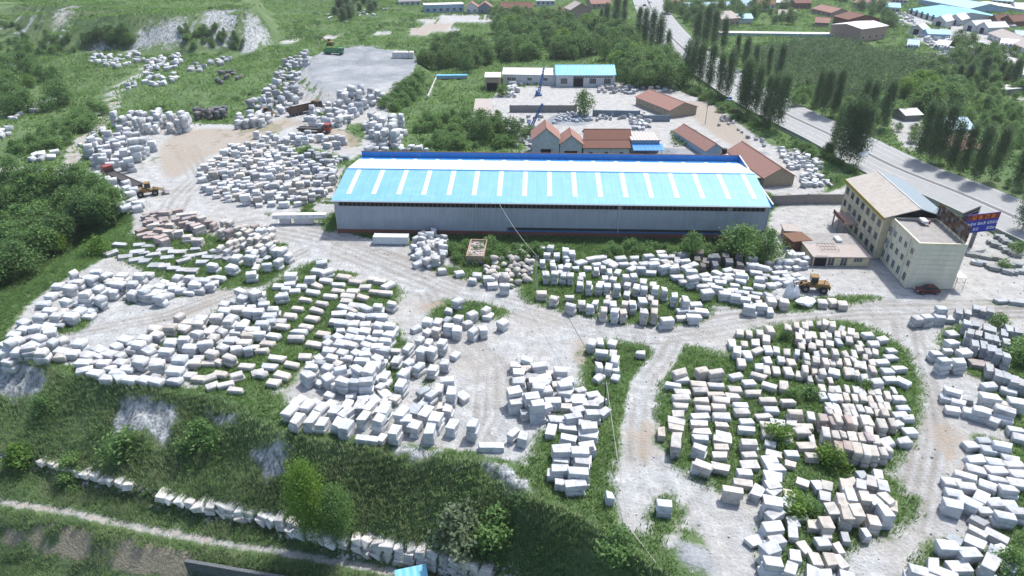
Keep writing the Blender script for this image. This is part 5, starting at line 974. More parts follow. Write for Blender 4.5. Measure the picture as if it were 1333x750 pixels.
g = gw(356, 293); e = thing('stone_beam', 'long squared stone beam lying across two stone supports by the road', 'stone beam', g, math.radians(2))
sb = B(0, 13.2, 0, 1.5, 1.5, 2.6).build('beam', 'stone', e, bevel=.05); sb.color = (.7, .7, .72, 1)
for x, w_ in ((1.6, 2.6), (5.2, 4.6)): o = B(x, x + w_, .1, 1.6, 0, 1.495).build('support', 'stone', e, bevel=.05); o.color = (.55, .54, .55, 1)
g = gw(1018, 388)
for px, py, hh, r_, lb in ((1025, 389, 4.2, 1.0, 'tall pointed white monolith standing beside the old yellow loader'), (1034, 388, 3.0, .7, 'smaller pointed white monolith next to the tall one')):
    g = gw(px, py); o = MB().prism([(-r_, -.6, 0), (r_, -.6, 0), (r_ * .9, .6, 0), (-r_ * .8, .6, 0)], [(-r_ * .75, -.5, hh * .55), (r_ * .85, -.5, hh * .5), (r_ * .7, .5, hh * .55), (-r_ * .6, .5, hh * .5)])
    o.prism([(-r_ * .75, -.5, hh * .55), (r_ * .85, -.5, hh * .5), (r_ * .7, .5, hh * .55), (-r_ * .6, .5, hh * .5)], [(-.15, -.2, hh * .95), (.2, -.2, hh), (.15, .2, hh), (-.1, .2, hh * .97)])
    ob = o.build('stone_monolith', 'stone', None, bevel=.06); ob.location = g; ob.color = (.74, .75, .78, 1); tag(ob, lb, 'monolith')
ob = mobj('split_boulder', BLD[2], None); ob.location = gw(1047, 398); ob.scale = (4.6, 2.3, 1.8); ob.color = (.66, .68, .72, 1); tag(ob, 'huge pale boulder lying beside the pointed monoliths', 'boulder')
ob = B(-2.2, 2.2, -2.4, 1.2, 0, .18).build('roof_sheet', 'sheet_teal', None); g = at(538, 744, -DROP - 2.0); ob.location = (g.x, g.y - 1.4, H(g.x, g.y) + 2.0); ob.rotation_euler = (.2, 0, .25); 
e = thing('lean_to', 'small lean-to with turquoise sheet roof below the retaining row', 'shed', (g.x, g.y - 1.4, H(g.x, g.y - 1.4)), .25); ob.parent = e; ob.location = (0, 0, 2.0); ob.rotation_euler = (.2, 0, 0)
B(-2, 2, -2, 1, 0, 1.75).build('wall', 'wall_grey', e)
# rubble screens, cranes, poles ------------------------------------------
def crane(label, base, top, lean):
    g = gw(*base); h = hpx(g, top[1]); e = thing('jib_crane', label, 'crane', g); tx = (top[0] - base[0]) / 3.0
    mb = MB()
    for dx, dy in ((-.45, -.45), (.45, -.45), (.45, .45), (-.45, .45)): mb.bar((dx, dy, .4), (tx + dx * .5, lean + dy * .5, h), .14)
    mb.build('boom', 'paint_blue', e); lc = MB()
    for k in range(10):
        a, b_ = k / 10, (k + 1) / 10; s0 = .45 * (1 - a * .5); s1 = .45 * (1 - b_ * .5)
        for sy in (-1, 1): lc.bar((tx * a - s0, lean * a + sy * s0, .4 + (h - .4) * a), (tx * b_ + s1, lean * b_ + sy * s1, .4 + (h - .4) * b_), .07); lc.bar((tx * a + s0, lean * a + sy * s0, .4 + (h - .4) * a), (tx * b_ - s1, lean * b_ + sy * s1, .4 + (h - .4) * b_), .07)
    lc.build('lattice', 'paint_blue', e); B(-1.4, 1.4, -1.2, 1.2, 0, .5).build('base', 'paint_blue', e, bevel=.05); B(-1.2, -.5, -1, 1, .5, 1.9).build('winch_house', 'paint_blue', e, bevel=.05)
    MB().bar((tx, lean, h), (tx, lean - .05, h * .45), .03).build('hoist_cable', 'cable_dark', e); B(tx - .15, tx + .15, lean - .2, lean + .1, h * .42, h * .45).build('hook', 'dark', e)
crane('blue lattice jib crane standing before the long white shed', (701, 124), (707, 88), 0); crane('blue lattice jib crane standing between old wall and gabled houses', (692, 166), (703, 135), 0)
def pole(name, label, base, top, r=.14, m='concrete_pale', cat='pole'):
    g = gw(*base); h = hpx(g, top); e = thing(name, label, cat, g); MB().bar((0, 0, -.2), (0, 0, h), r, r * .7, n=8).build('pole_shaft', m, e); B(-.6, .6, -.05, .05, h - .5, h - .38).build('cross_arm', 'steel_grey', e)
    for x in (-.5, 0, .5): MB().bar((x, 0, h - .38), (x, 0, h - .15), .05, n=6).build('insulator', 'frame_white', e)
    return g, h
g1, h1 = pole('utility_pole', 'thin concrete pole beside the packed ranks before the warehouse', (697, 378), 332); g2_, h2 = pole('utility_pole', 'dark leaning pole on the weedy crest beside the marble stacks', (786, 535), 497, .13, 'trailer_dark')
pole('utility_pole', 'slim pole beside the small sandy lot and hedge', (918, 161), 137, .12, 'wall_grey')
def cable(label, p, q, sag=.04, m='cable', r=.045):
    p = Vector(p); q = Vector(q); mb = MB(); n = 16; P = []
    for i in range(n + 1): u = i / n; c_ = p.lerp(q, u); c_.z -= sag * (q - p).length * 4 * u * (1 - u); P.append(c_)
    for i in range(n): mb.bar(P[i], P[i + 1], r, n=5)
    tag(mb.build('overhead_cable', m), label, 'cable')
whw = lambda x, y, z: Vector(wh.location) + Matrix.Rotation(wh.rotation_euler.z, 3, 'Z') @ Vector((x, y, z))
t1 = Vector((g1.x, g1.y, g1.z + h1)); t2 = Vector((g2_.x, g2_.y, g2_.z + h2)); cable('pale cable sagging from warehouse eaves to the concrete pole', whw(WL * .385, -.8, WE - .2), t1, .03); cable('dark cable strung between the concrete pole and the crest pole', t1, t2, .02, 'cable_dark')
t3 = at(815, 685, -2); g = gw(817, 690); cable('pale cable dropping down the grass slope from the crest pole', t2, (g.x, g.y, g.z + .6), .01); g5 = gw(862, 748); cable('pale hose lying down the grass at the foot of the slope', (g.x, g.y, g.z + .6), (g5.x, g5.y, g5.z + .4), .0, r=.07)
g = gw(1115, 224); h = hpx(g, 202); e = thing('street_lamp', 'roadside lamp post with slanted solar panel beside the office', 'street lamp', g, .5); MB().bar((0, 0, 0), (0, 0, h), .12, .08, n=8).build('post', 'steel_grey', e); MB().prism([(-.2, -.8, h - .3), (2.8, -.8, h + .1), (2.8, .8, h + .7), (-.2, .8, h + .3)], [(-.2, -.8, h - .22), (2.8, -.8, h + .18), (2.8, .8, h + .78), (-.2, .8, h + .38)]).build('solar_panel', 'roof_slate', e); MB().bar((0, 0, h - 1), (-1.2, 0, h - .8), .05).build('lamp_arm', 'steel_grey', e); B(-1.6, -1.1, -.15, .15, h - .9, h - .75).build('lamp_head', 'frame_white', e)
g = gw(955, 152); e = thing('road_sign', 'rusty orange roadside board on two posts before the highway poplars', 'sign', g, .3); B(-1.5, 1.5, -.05, .05, 1.2, 2.6).build('board', 'rust', e)
for x in (-1.3, 1.3): MB().bar((x, .12, 0), (x, .12, 2.6), .07).build('post', 'steel_grey', e)

# ------------------------------------------------------------------ vehicles
def wheel(par, x, y, r, wd):
    o = MB().bar((x, y - wd / 2, r), (x, y + wd / 2, r), r, n=14).build('wheel', 'tyre', par); MB().bar((x, y - wd / 2 - .02, r), (x, y + wd / 2 + .02, r), r * .5, n=10).build('rim', 'steel_grey', o)
def car(label, px, py, ang, m, kind='car', cat='car'):
    g = gw(px, py); e = thing('parked_car', label, cat, (g.x, g.y, g.z - .0), math.radians(ang)); L = 4.6
    prof = [(-2.3, .35), (2.3, .35), (2.32, .75), (2.1, .92), (1.0, 1.0), (.55, 1.02), (-2.2, 1.02), (-2.32, .8)]
    MB().prism([(x, -.88, z) for x, z in prof], [(x, .88, z) for x, z in prof]).build('body', m, e, bevel=.06)
    cab = [(1.0, 1.0), (.35, 1.5), (-1.4, 1.52), (-2.1, 1.0)]
    MB().prism([(x, -.78 if z < 1.2 else -.66, z) for x, z in cab], [(x, .78 if z < 1.2 else .66, z) for x, z in cab]).build('window_band', 'windscreen', e)
    B(-1.4, .3, -.68, .68, 1.5, 1.58).build('roof', m, e, bevel=.03)
    for x in (-1.45, 1.45):
        for y in (-.82, .82): wheel(e, x, y, .34, .22)
    for y in (-.6, .6): B(2.28, 2.36, y - .2, y + .2, .62, .8).build('headlight', 'frame_white', e); B(-2.36, -2.28, y - .2, y + .2, .7, .9).build('tail_light', 'paint_red', e)
car('dark red car parked against the clad office gable', 1206, 381, 180, 'paint_maroon'); car('white car parked in the concrete yard before the blue grey wall', 856, 144, 80, 'paint_white'); car('black car on the highway far behind the poplars', 839, 8, 95, 'dark'); car('red car on the highway beyond the wood', 850, 22, 95, 'paint_red'); car('white car following on the distant highway', 846, 4, 95, 'paint_white')
def loader(label, px, py, ang, s=1.0, m='paint_yellow'):
    g = gw(px, py); e = thing('wheel_loader', label, 'loader', g, math.radians(ang)); e.scale = (s, s, s)
    B(-3.2, -.4, -1.0, 1.0, 1.0, 2.1).build('engine_hood', m, e, bevel=.12); B(-.35, 1.8, -.7, .7, .9, 1.6).build('front_frame', m, e, bevel=.08); B(-3.5, -3.21, -1.05, 1.05, .8, 1.7).build('counterweight', m, e, bevel=.06)
    c_ = B(-.9, .5, -.75, .75, 2.1, 3.35).build('cab', 'windscreen', e, bevel=.06); B(-1.0, .6, -.85, .85, 3.35, 3.47).build('cab_roof', m, c_)
    for x in (-.9, .45):
        for y in (-.76, .7): B(x, x + .08, y, y + .08, 2.11, 3.34).build('cab_post', m, c_)
    for y in (-.6, .6): MB().bar((.9, y, 1.9), (3.4, y, .9), .16).build('lift_arm', m, e)
    bk = [(3.3, .15), (4.6, .1), (4.5, .25), (3.6, .4), (3.4, 1.3), (3.2, 1.2)]
    MB().prism([(x, -1.4, z) for x, z in bk], [(x, 1.4, z) for x, z in bk]).build('bucket', 'steel_grey', e)
    MB().bar((-2.2, .5, 2.1), (-2.2, .5, 2.9), .08, n=8).build('exhaust', 'dark', e)
    for x in (-2.2, 1.3):
        for y in (-1.05, 1.05): wheel(e, x, y, .8, .6)
loader('yellow wheel loader working below the sandy yard by the trailer', 196, 254, 25, 1.05); loader('old yellow wheel loader parked behind pointed monoliths near the annex', 1055, 378, 168, 1.0); loader('yellow wheel loader parked under the tumbled quarry bank', 348, 152, 15, 1.0)
def truck(name, label, px, py, ang, cabm, kind, L=8.5, bedm='brown_tipper', s=1.0):
    g = gw(px, py); e = thing(name, label, 'truck', g, math.radians(ang)); e.scale = (s, s, s); hx = L / 2
    cb = [(hx - 2.0, .8), (hx, .8), (hx + .05, 1.7), (hx - .2, 2.9), (hx - 2.0, 2.9)]
    c_ = MB().prism([(x, -1.2, z) for x, z in cb], [(x, 1.2, z) for x, z in cb]).build('cab', cabm, e, bevel=.06)
    MB().prism([(hx + .06, -1.05, 1.8), (hx + .06, 1.05, 1.8), (hx - .14, 1.0, 2.65), (hx - .14, -1.0, 2.65)], [(hx + .10, -1.05, 1.8), (hx + .10, 1.05, 1.8), (hx - .10, 1.0, 2.65), (hx - .10, -1.0, 2.65)]).build('windscreen', 'windscreen', c_)
    for y in (-1.22, 1.2): B(hx - 1.5, hx - .5, y, y + .02, 1.9, 2.6).build('side_window', 'windscreen', c_)
    B(-hx, hx - .2, -.45, .45, .6, .95).build('chassis', 'trailer_dark', e)
    if kind == 'tipper':
        b_ = MB(); b_.box(-hx, hx - 2.3, -1.25, 1.25, 1.0, 1.15); b_.box(-hx, hx - 2.3, -1.25, -1.13, 1.15, 2.4); b_.box(-hx, hx - 2.3, 1.13, 1.25, 1.15, 2.4); b_.box(-hx, -hx + .12, -1.13, 1.13, 1.15, 2.4); b_.box(hx - 2.42, hx - 2.3, -1.13, 1.13, 1.15, 2.9); bo = b_.build('tipper_body', bedm, e)
        for i in range(5):
            x = -hx + .6 + i * (L - 3.2) / 4
            for y in (-1.32, 1.26): B(x, x + .1, y, y + .06, 1.0, 2.35).build('rib', bedm, bo)
    else:
        B(-hx, hx - 2.3, -1.25, 1.25, 1.0, 1.2).build('flatbed', bedm, e)
        for y in (-1.25, 1.15): B(-hx, hx - 2.3, y, y + .1, 1.2, 1.36).build('side_rail', bedm, e)
        B(hx - 2.4, hx - 2.3, -1.2, 1.2, 1.2, 2.2).build('headboard', bedm, e)
    xs = [hx - 1.0] + ([-hx + 1.0, -hx + 2.2] if L < 11 else [hx - 3.5, -hx + 1, -hx + 2.2, -hx + 3.4])
    for x in xs:
        for y in (-1.05, 1.05): wheel(e, x, y, .52, .35)
    return e
truck('flatbed_truck', 'red semi-trailer truck with empty dark flatbed on the sandy yard', 160, 237, 142, 'paint_red', 'flat', 17.5, 'trailer_dark', 1.1)
truck('flatbed_truck', 'red flatbed truck parked on the dark track below the platform', 410, 172, -10, 'paint_red', 'flat', 11, 'trailer_dark', 1.1)
truck('tipper_truck', 'dark brown tipper truck climbing toward the gravel platform', 398, 147, 48, 'brown_tipper', 'tipper', 11, 'brown_tipper', 1.25)
truck('tipper_truck', 'bright green tipper truck on the gravel platform', 435, 71, -6, 'paint_green', 'tipper', 8.5, 'paint_green', 1.15)
g = gw(949, 133); e = thing('cargo_tricycle', 'small blue cargo tricycle on the highway edge', 'tricycle', g, 1.0); B(-1.5, .4, -.75, .75, .6, 1.2).build('cargo_box', 'paint_blue', e); B(.5, 1.5, -.65, .65, .5, 1.8).build('cab', 'paint_blue', e, bevel=.1); B(1.42, 1.52, -.5, .5, 1.2, 1.7).build('windscreen', 'windscreen', e)
for x, y in ((-.9, -.7), (-.9, .7), (1.1, 0)): wheel(e, x, y, .33, .18)
g = gw(430, 59); e = thing('excavator', 'yellow tracked excavator behind the green tipper truck', 'excavator', g, math.radians(175))
for y in (-1.2, 1.2): B(-2, 2, y - .35, y + .35, 0, .9).build('track', 'tyre', e, bevel=.2)
B(-2.0, 1.4, -1.4, 1.4, 1.0, 2.0).build('upper_body', 'paint_yellow', e, bevel=.1); c_ = B(.1, 1.4, -1.4, -.3, 2.0, 3.1).build('cab', 'windscreen', e, bevel=.05); B(.05, 1.45, -1.45, -.25, 3.1, 3.2).build('cab_roof', 'paint_yellow', c_)
MB().bar((1.2, .2, 1.6), (4.2, .2, 4.4), .32, .25).build('boom', 'paint_yellow', e); MB().bar((4.2, .2, 4.4), (6.4, .2, 2.0), .25, .18).build('stick', 'paint_yellow', e); MB().prism([(5.9, -.4, .9), (6.9, -.4, 1.2), (6.6, -.4, 2.1)], [(5.9, .8, .9), (6.9, .8, 1.2), (6.6, .8, 2.1)]).build('bucket', 'steel_grey', e)
for i, px in enumerate((515, 521.5, 528, 535.5)):
    g = gw(px, 76); o = MB().prism([(-1.4, -1.4, 0), (1.4, -1.4, 0), (1.4, 1.4, 0), (-1.4, 1.4, 0)], [(-1.3, -1.3, 3.2), (1.3, -1.3, 3.2), (1.3, 1.3, 3.2), (-1.3, 1.3, 3.2)]).build('bulk_bag', 'roof_white', None, bevel=.35); o.location = g; tag(o, 'tall white bulk bag in the row on the gravel platform', 'bulk bag', 'bulk bags on the platform')

# ------------------------------------------------------------------ vegetation
def leaf_quads(P, size, rng, droop=.0):
    n = len(P); a = rng.normal(size=(n, 3)); a[:, 2] *= .6; a /= np.linalg.norm(a, axis=1)[:, None]
    b_ = rng.normal(size=(n, 3)); b_ -= (b_ * a).sum(1)[:, None] * a; b_ /= np.linalg.norm(b_, axis=1)[:, None]
    s = (size * rng.uniform(.6, 1.3, n))[:, None]; u, v = a * s, b_ * s * .62
    return np.stack([P - u, P - v * .9, P + u, P + v * .9], 1)
def crown(seed, n_clump, n_leaf, env, size, rim=.55):
    """env(t, rng) -> (radius, z) of the crown outline for t in 0..1; leaves gather in clumps, hollow between"""
    rng = np.random.default_rng(seed); cs = []
    for i in range(n_clump):
        t_ = rng.uniform(0, 1); r, z = env(t_); a = rng.uniform(0, 6.283); q = r * (rim + (1 - rim) * rng.uniform()) * (.82 + .18 * math.sin(3 * a + seed))
        cs.append((math.cos(a) * q, math.sin(a) * q, z, rng.uniform(.16, .30) * (r + .6), rng.uniform(0, 1)))
    P, A = [], []
    for x, y, z, cr, tone in cs:
        k = n_leaf // n_clump; d = rng.normal(size=(k, 3)); d /= np.linalg.norm(d, axis=1)[:, None]; d *= (cr * rng.uniform(.3, 1.1, k) ** .7)[:, None]; d[:, 2] *= 1.15
        P.append(d + (x, y, z)); A.append(np.clip(tone * .55 + rng.uniform(0, .45, k), 0, 1))
    P = np.concatenate(P); return fast_mesh('crown', leaf_quads(P, size, rng), 4, np.concatenate(A))
def trunk_mesh(seed, h, r, limbs, spread, lo=.3):
    rr = random.Random(seed); mb = MB(); pts = [Vector((0, 0, -.3))]; 
    for k in range(1, 5): pts.append(Vector((rr.uniform(-.05, .05) * h * .3, rr.uniform(-.05, .05) * h * .3, h * k / 4)))
    for k in range(4): mb.bar(pts[k], pts[k + 1], r * (1 - k * .22), r * (1 - (k + 1) * .22), n=7)
    for i in range(limbs):
        z = h * rr.uniform(lo, .8); a = rr.uniform(0, 6.283); L = spread * rr.uniform(.5, .9); mb.bar((0, 0, z), (math.cos(a) * L, math.sin(a) * L, z + L * .8), r * .32, r * .12, n=5)
    me = bpy.data.meshes.new('trunk'); me.from_pydata(mb.v, [], mb.f); me.update(); return me
def env_poplar(t_): z = .18 + .82 * t_; return 0.165 * math.sin(math.pi * (t_ * .88 + .10)) ** .75 * (1 - .25 * t_), z
POP = []
for i in range(6):
    POP.append((crown(i, 90, 7000, env_poplar, .0155, .35), trunk_mesh(i, .8, .012, 7, .09)))
for c_, t_ in POP: c_.materials.append(M['leaf_poplar']); t_.materials.append(M['bark_pale'])
def env_round(t_): z = .22 + .78 * t_; return .46 * math.sin(math.pi * min(1, t_ * .85 + .15)) ** .6, z
RND = []
for i in range(6):
    RND.append((crown(40 + i, 46, 2200, env_round, .036, .45), trunk_mesh(40 + i, .6, .022, 6, .3)))
for c_, t_ in RND: c_.materials.append(M['leaf_wood']); t_.materials.append(M['bark'])
def env_bush(t_): return .62 * math.cos(t_ * 1.45) ** .55, .02 + .75 * t_
BSH = []
for i in range(5):
    BSH.append((crown(80 + i, 36, 1200, env_bush, .055, .4), trunk_mesh(80 + i, .45, .03, 5, .35, .1)))
for c_, t_ in BSH: c_.materials.append(M['leaf_shrub']); t_.materials.append(M['bark'])
def variants(src, m):
    out = []
    for c_, t_ in src: d = c_.copy(); d.materials.clear(); d.materials.append(M[m]); out.append((d, t_))
    return out
RND_B, BSH_B, BSH_G = variants(RND, 'leaf_bright'), variants(BSH, 'leaf_bright'), variants(BSH, 'leaf_grey')
BSH_W = variants(RND, 'leaf_shrub')
MIXW = RND * 3 + BSH_W * 2 + RND_B[:2]; MIXG = BSH_W * 3 + RND * 2 + RND_B[:1]
BIG = [(crown(120, 90, 11000, env_round, .017, .35), trunk_mesh(120, .6, .022, 8, .3))]; BIG[0][0].materials.append(M['leaf_bright']); BIG[0][1].materials.append(M['bark'])
BIGD = variants(BIG, 'leaf_shrub')
def tree(name, label, cat, g, h, src, wide=1.0, group=None, lean=0):
    c_, t_ = random.choice(src); e = thing(name, label, cat, (g[0], g[1], g[2] - .05), random.uniform(0, 6.28), group)
    s = (h * wide * random.uniform(.92, 1.1), h * wide * random.uniform(.92, 1.1), h)
    for nm, me in (('crown', c_), ('trunk', t_)):
        o = mobj(nm, me, None, e); o.scale = s
    e.rotation_euler.x = random.gauss(0, .025) + lean; e.rotation_euler.y = random.gauss(0, .025); return e
NEAR_ROW = '829,55,13 838,62,14 848,66,16 857,72,20 869,79,41 892,106,53 900,110,50 910,115,58 922,119,62 935,128,73 944,130,68 962,149,82 971,151,80 982,153,88 993,163,103 1001,166,100 1011,170,98 1084,200,140 1094,212,136 1105,214,133 1114,216,140'
FAR_ROW = '905,62,16 916,65,11 928,63,16 940,70,25 956,90,48 967,92,50 981,98,60 998,104,62 1012,108,60 1060,146,93 1070,150,92 1084,152,93 1118,158,104 1130,160,108 1148,168,107 1196,208,136 1209,213,140 1222,212,138 1236,224,162 1250,226,165 1268,238,166 1289,236,168 1318,252,188'
for row, lb, gp in ((NEAR_ROW, 'tall dark poplar in the row between the highway and the workshops', 'poplars along the workshop side of the highway'), (FAR_ROW, 'tall dark poplar in the row between the highway and the orchard', 'poplars along the orchard side of the highway')):
    for tok in row.split():
        x, y, ty = map(float, tok.split(',')); g = gw(x, y); tree('poplar_tree', lb, 'tree', g, min(24, hpx(g, ty)), POP, random.uniform(.56, .74), gp)
for x, y, ty in ((790, 36, 6), (800, 38, -4), (811, 32, 0), (782, 32, 12)): g = gw(x, y); tree('poplar_tree', 'dark poplar in the clump at the edge of the wood near the pink house', 'tree', g, min(22, hpx(g, ty)), POP, .8, 'poplars by the pink house')
for x, y, ty in ((1300, 105, 80), (1318, 112, 78), (1310, 108, 84), (1245, 108, 85), (1258, 112, 84), (1276, 112, 76)): g = gw(x, y); tree('poplar_tree', 'poplar standing in the rough field beyond the orchard', 'tree', g, hpx(g, ty), POP, .95, 'poplars in the rough field')
g = gw(1330, 300); tree('poplar_tree', 'large dark poplar standing beside the billboard and kerbstone stacks', 'tree', g, hpx(g, 226), POP, .85); g = gw(1345, 270); tree('poplar_tree', 'dark poplar behind the billboard on the highway verge', 'tree', g, hpx(g, 200), POP, .85)
ALLPLACED = []
def grove(poly, n, hr, src, name, label, cat, group, wide=1.0, gap=.5):
    P = W(poly); xs = [p.x for p in P]; ys = [p.y for p in P]; k = 0; pl = []
    for _ in range(n * 60):
        if k >= n: break
        x, y = random.uniform(min(xs), max(xs)), random.uniform(min(ys), max(ys))
        if not pip(P, np.array([x]), np.array([y]))[0]: continue
        h = random.uniform(*hr)
        if any((x - a) ** 2 + (y - c_) ** 2 < (gap * h) ** 2 for a, c_ in pl): continue
        pl.append((x, y)); k += 1; tree(name, label, cat, (x, y, H(x, y)), h, src, wide * random.uniform(.85, 1.15), group)
grove([(640, 62), (650, 34), (735, 32), (800, 45), (832, 72), (872, 92), (895, 112), (870, 118), (806, 112), (802, 80), (726, 79), (656, 82)], 165, (6, 11), MIXW, 'wood_tree', 'dense dark green tree in the wood behind the turquoise-roofed workshop', 'tree', 'trees of the wood', 1.1, .34)
grove([(800, 84), (840, 86), (895, 112), (870, 120), (806, 114)], 40, (7, 11), MIXW, 'wood_tree', 'dense dark green tree in the wood behind the turquoise-roofed workshop', 'tree', 'trees of the wood', 1.1, .3)
grove([(-20, 232), (60, 234), (105, 240), (150, 262), (160, 288), (110, 306), (60, 340), (30, 362), (-20, 388)], 95, (4, 8.5), MIXG, 'gully_tree', 'dark bushy tree filling the gully beside the curved marble heap', 'tree', 'trees in the gully', 1.15, .36)
grove([(0, 85), (55, 95), (95, 120), (100, 138), (60, 150), (0, 158)], 26, (5, 9), MIXG, 'hill_tree', 'dark shrubby tree on the terrace below the pale blue hut', 'tree', 'trees on the terrace', 1.2, .36)
grove([(40, 185), (90, 155), (130, 140), (138, 150), (100, 185), (60, 205), (10, 200)], 34, (3, 5), BSH, 'terrace_shrub', 'dark green shrub beside the dirt trail on the terrace', 'shrub', 'shrubs by the trail', 1.1, .45)
grove([(545, 85), (580, 60), (630, 70), (640, 90), (610, 96), (560, 96)], 42, (5, 9), RND, 'plot_tree', 'green tree around the top of the overgrown plot', 'tree', 'trees round the plot', 1.1, .4)
grove([(548, 100), (560, 80), (540, 130), (510, 150), (500, 140)], 22, (3, 5), BSH, 'plot_shrub', 'shrub on the bank below the gravel platform', 'shrub', 'shrubs on the platform bank', 1.2, .4)
grove([(600, 150), (640, 160), (690, 175), (690, 198), (560, 196), (540, 170), (560, 150)], 40, (2.6, 5.5), BSH, 'plot_shrub', 'shrub growing in the overgrown plot behind the warehouse', 'shrub', 'shrubs in the plot', 1.1, .5)
grove([(625, 166), (662, 160), (668, 186), (632, 190)], 7, (6, 8), RND, 'plot_tree', 'dark tree beside the narrow pink-roofed hut', 'tree', 'trees by the pink-roofed hut', 1.1, .5)
grove([(1185, 90), (1240, 85), (1333, 110), (1333, 225), (1290, 215), (1220, 175), (1170, 128)], 110, (2.5, 5.5), BSH_W, 'field_tree', 'bushy tree in the rough ground across the highway', 'tree', 'trees across the highway', 1.2, .5)
grove([(1030, 140), (1120, 150), (1180, 190), (1333, 255), (1333, 232), (1200, 180), (1150, 130), (1040, 118)], 38, (2.5, 4.5), BSH_W, 'verge_tree', 'bushy tree under the poplars across the highway', 'tree', 'trees under the poplars', 1.2, .45)
grove([(1170, 118), (1218, 112), (1222, 135), (1180, 140)], 9, (6, 8), RND_B, 'field_tree', 'bright yellow green tree in the rough field across the highway', 'tree', 'bright trees across the highway', 1.2, .5)
grove([(1190, 140), (1235, 130), (1245, 150), (1205, 160)], 6, (8, 10), BSH_W, 'field_tree', 'broad green tree beside the white-roofed hut', 'tree', 'broad trees by the hut', 1.2, .5)
grove([(880, 112), (935, 128), (1005, 166), (1010, 172), (960, 160), (895, 122)], 46, (1.8, 3.2), BSH, 'verge_shrub', 'clipped shrub in the verge bed along the highway', 'shrub', 'shrubs in the highway verge', 1.2, .5)
grove([(1035, 190), (1075, 205), (1100, 222), (1112, 228), (1090, 214), (1050, 204)], 18, (2.5, 5), BSH, 'verge_shrub', 'shrub between the stone-cutting yard and the highway', 'shrub', 'shrubs by the cutting yard', 1.0, .5)
grove([(690, 328), (780, 326), (900, 326), (1000, 322), (990, 332), (900, 334), (700, 336)], 34, (2.0, 3.4), BSH, 'wall_shrub', 'weedy shrub along the foot of the warehouse wall', 'shrub', 'shrubs along the warehouse wall', 1.1, .5)
grove([(585, 322), (640, 322), (690, 326), (690, 345), (640, 340), (640, 352), (625, 350), (590, 345)], 20, (2.0, 3.4), BSH, 'wall_shrub', 'shrub around the ruined brick hut', 'shrub', 'shrubs round the ruined hut', 1.1, .5)
grove([(1240, 55), (1333, 85), (1333, 105), (1240, 85)], 40, (4, 8), RND, 'field_tree', 'tree among the stone works beyond the orchard', 'tree', 'trees at the stone works', 1.1, .5)
grove([(860, 10), (1030, 15), (1040, 35), (930, 34), (880, 40)], 55, (5, 10), RND, 'village_tree', 'tree among the far houses past the highway', 'tree', 'trees among far houses', 1.1, .5)
grove([(1085, 0), (1150, 8), (1170, 35), (1155, 45), (1110, 12)], 18, (5, 9), RND, 'village_tree', 'tree around the red brick houses', 'tree', 'trees round brick houses', 1.1, .5)
grove([(420, 0), (480, 5), (500, 22), (440, 30)], 16, (5, 9), POP, 'hill_tree', 'dark narrow tree among pale stones on the far hill', 'tree', 'narrow trees on the far hill', 2.0, .5)
grove([(640, 22), (735, 24), (735, 32), (640, 34)], 26, (5, 8), RND, 'village_tree', 'tree before the broad brown-roofed house', 'tree', 'trees before the brown-roofed house', 1.1, .5)
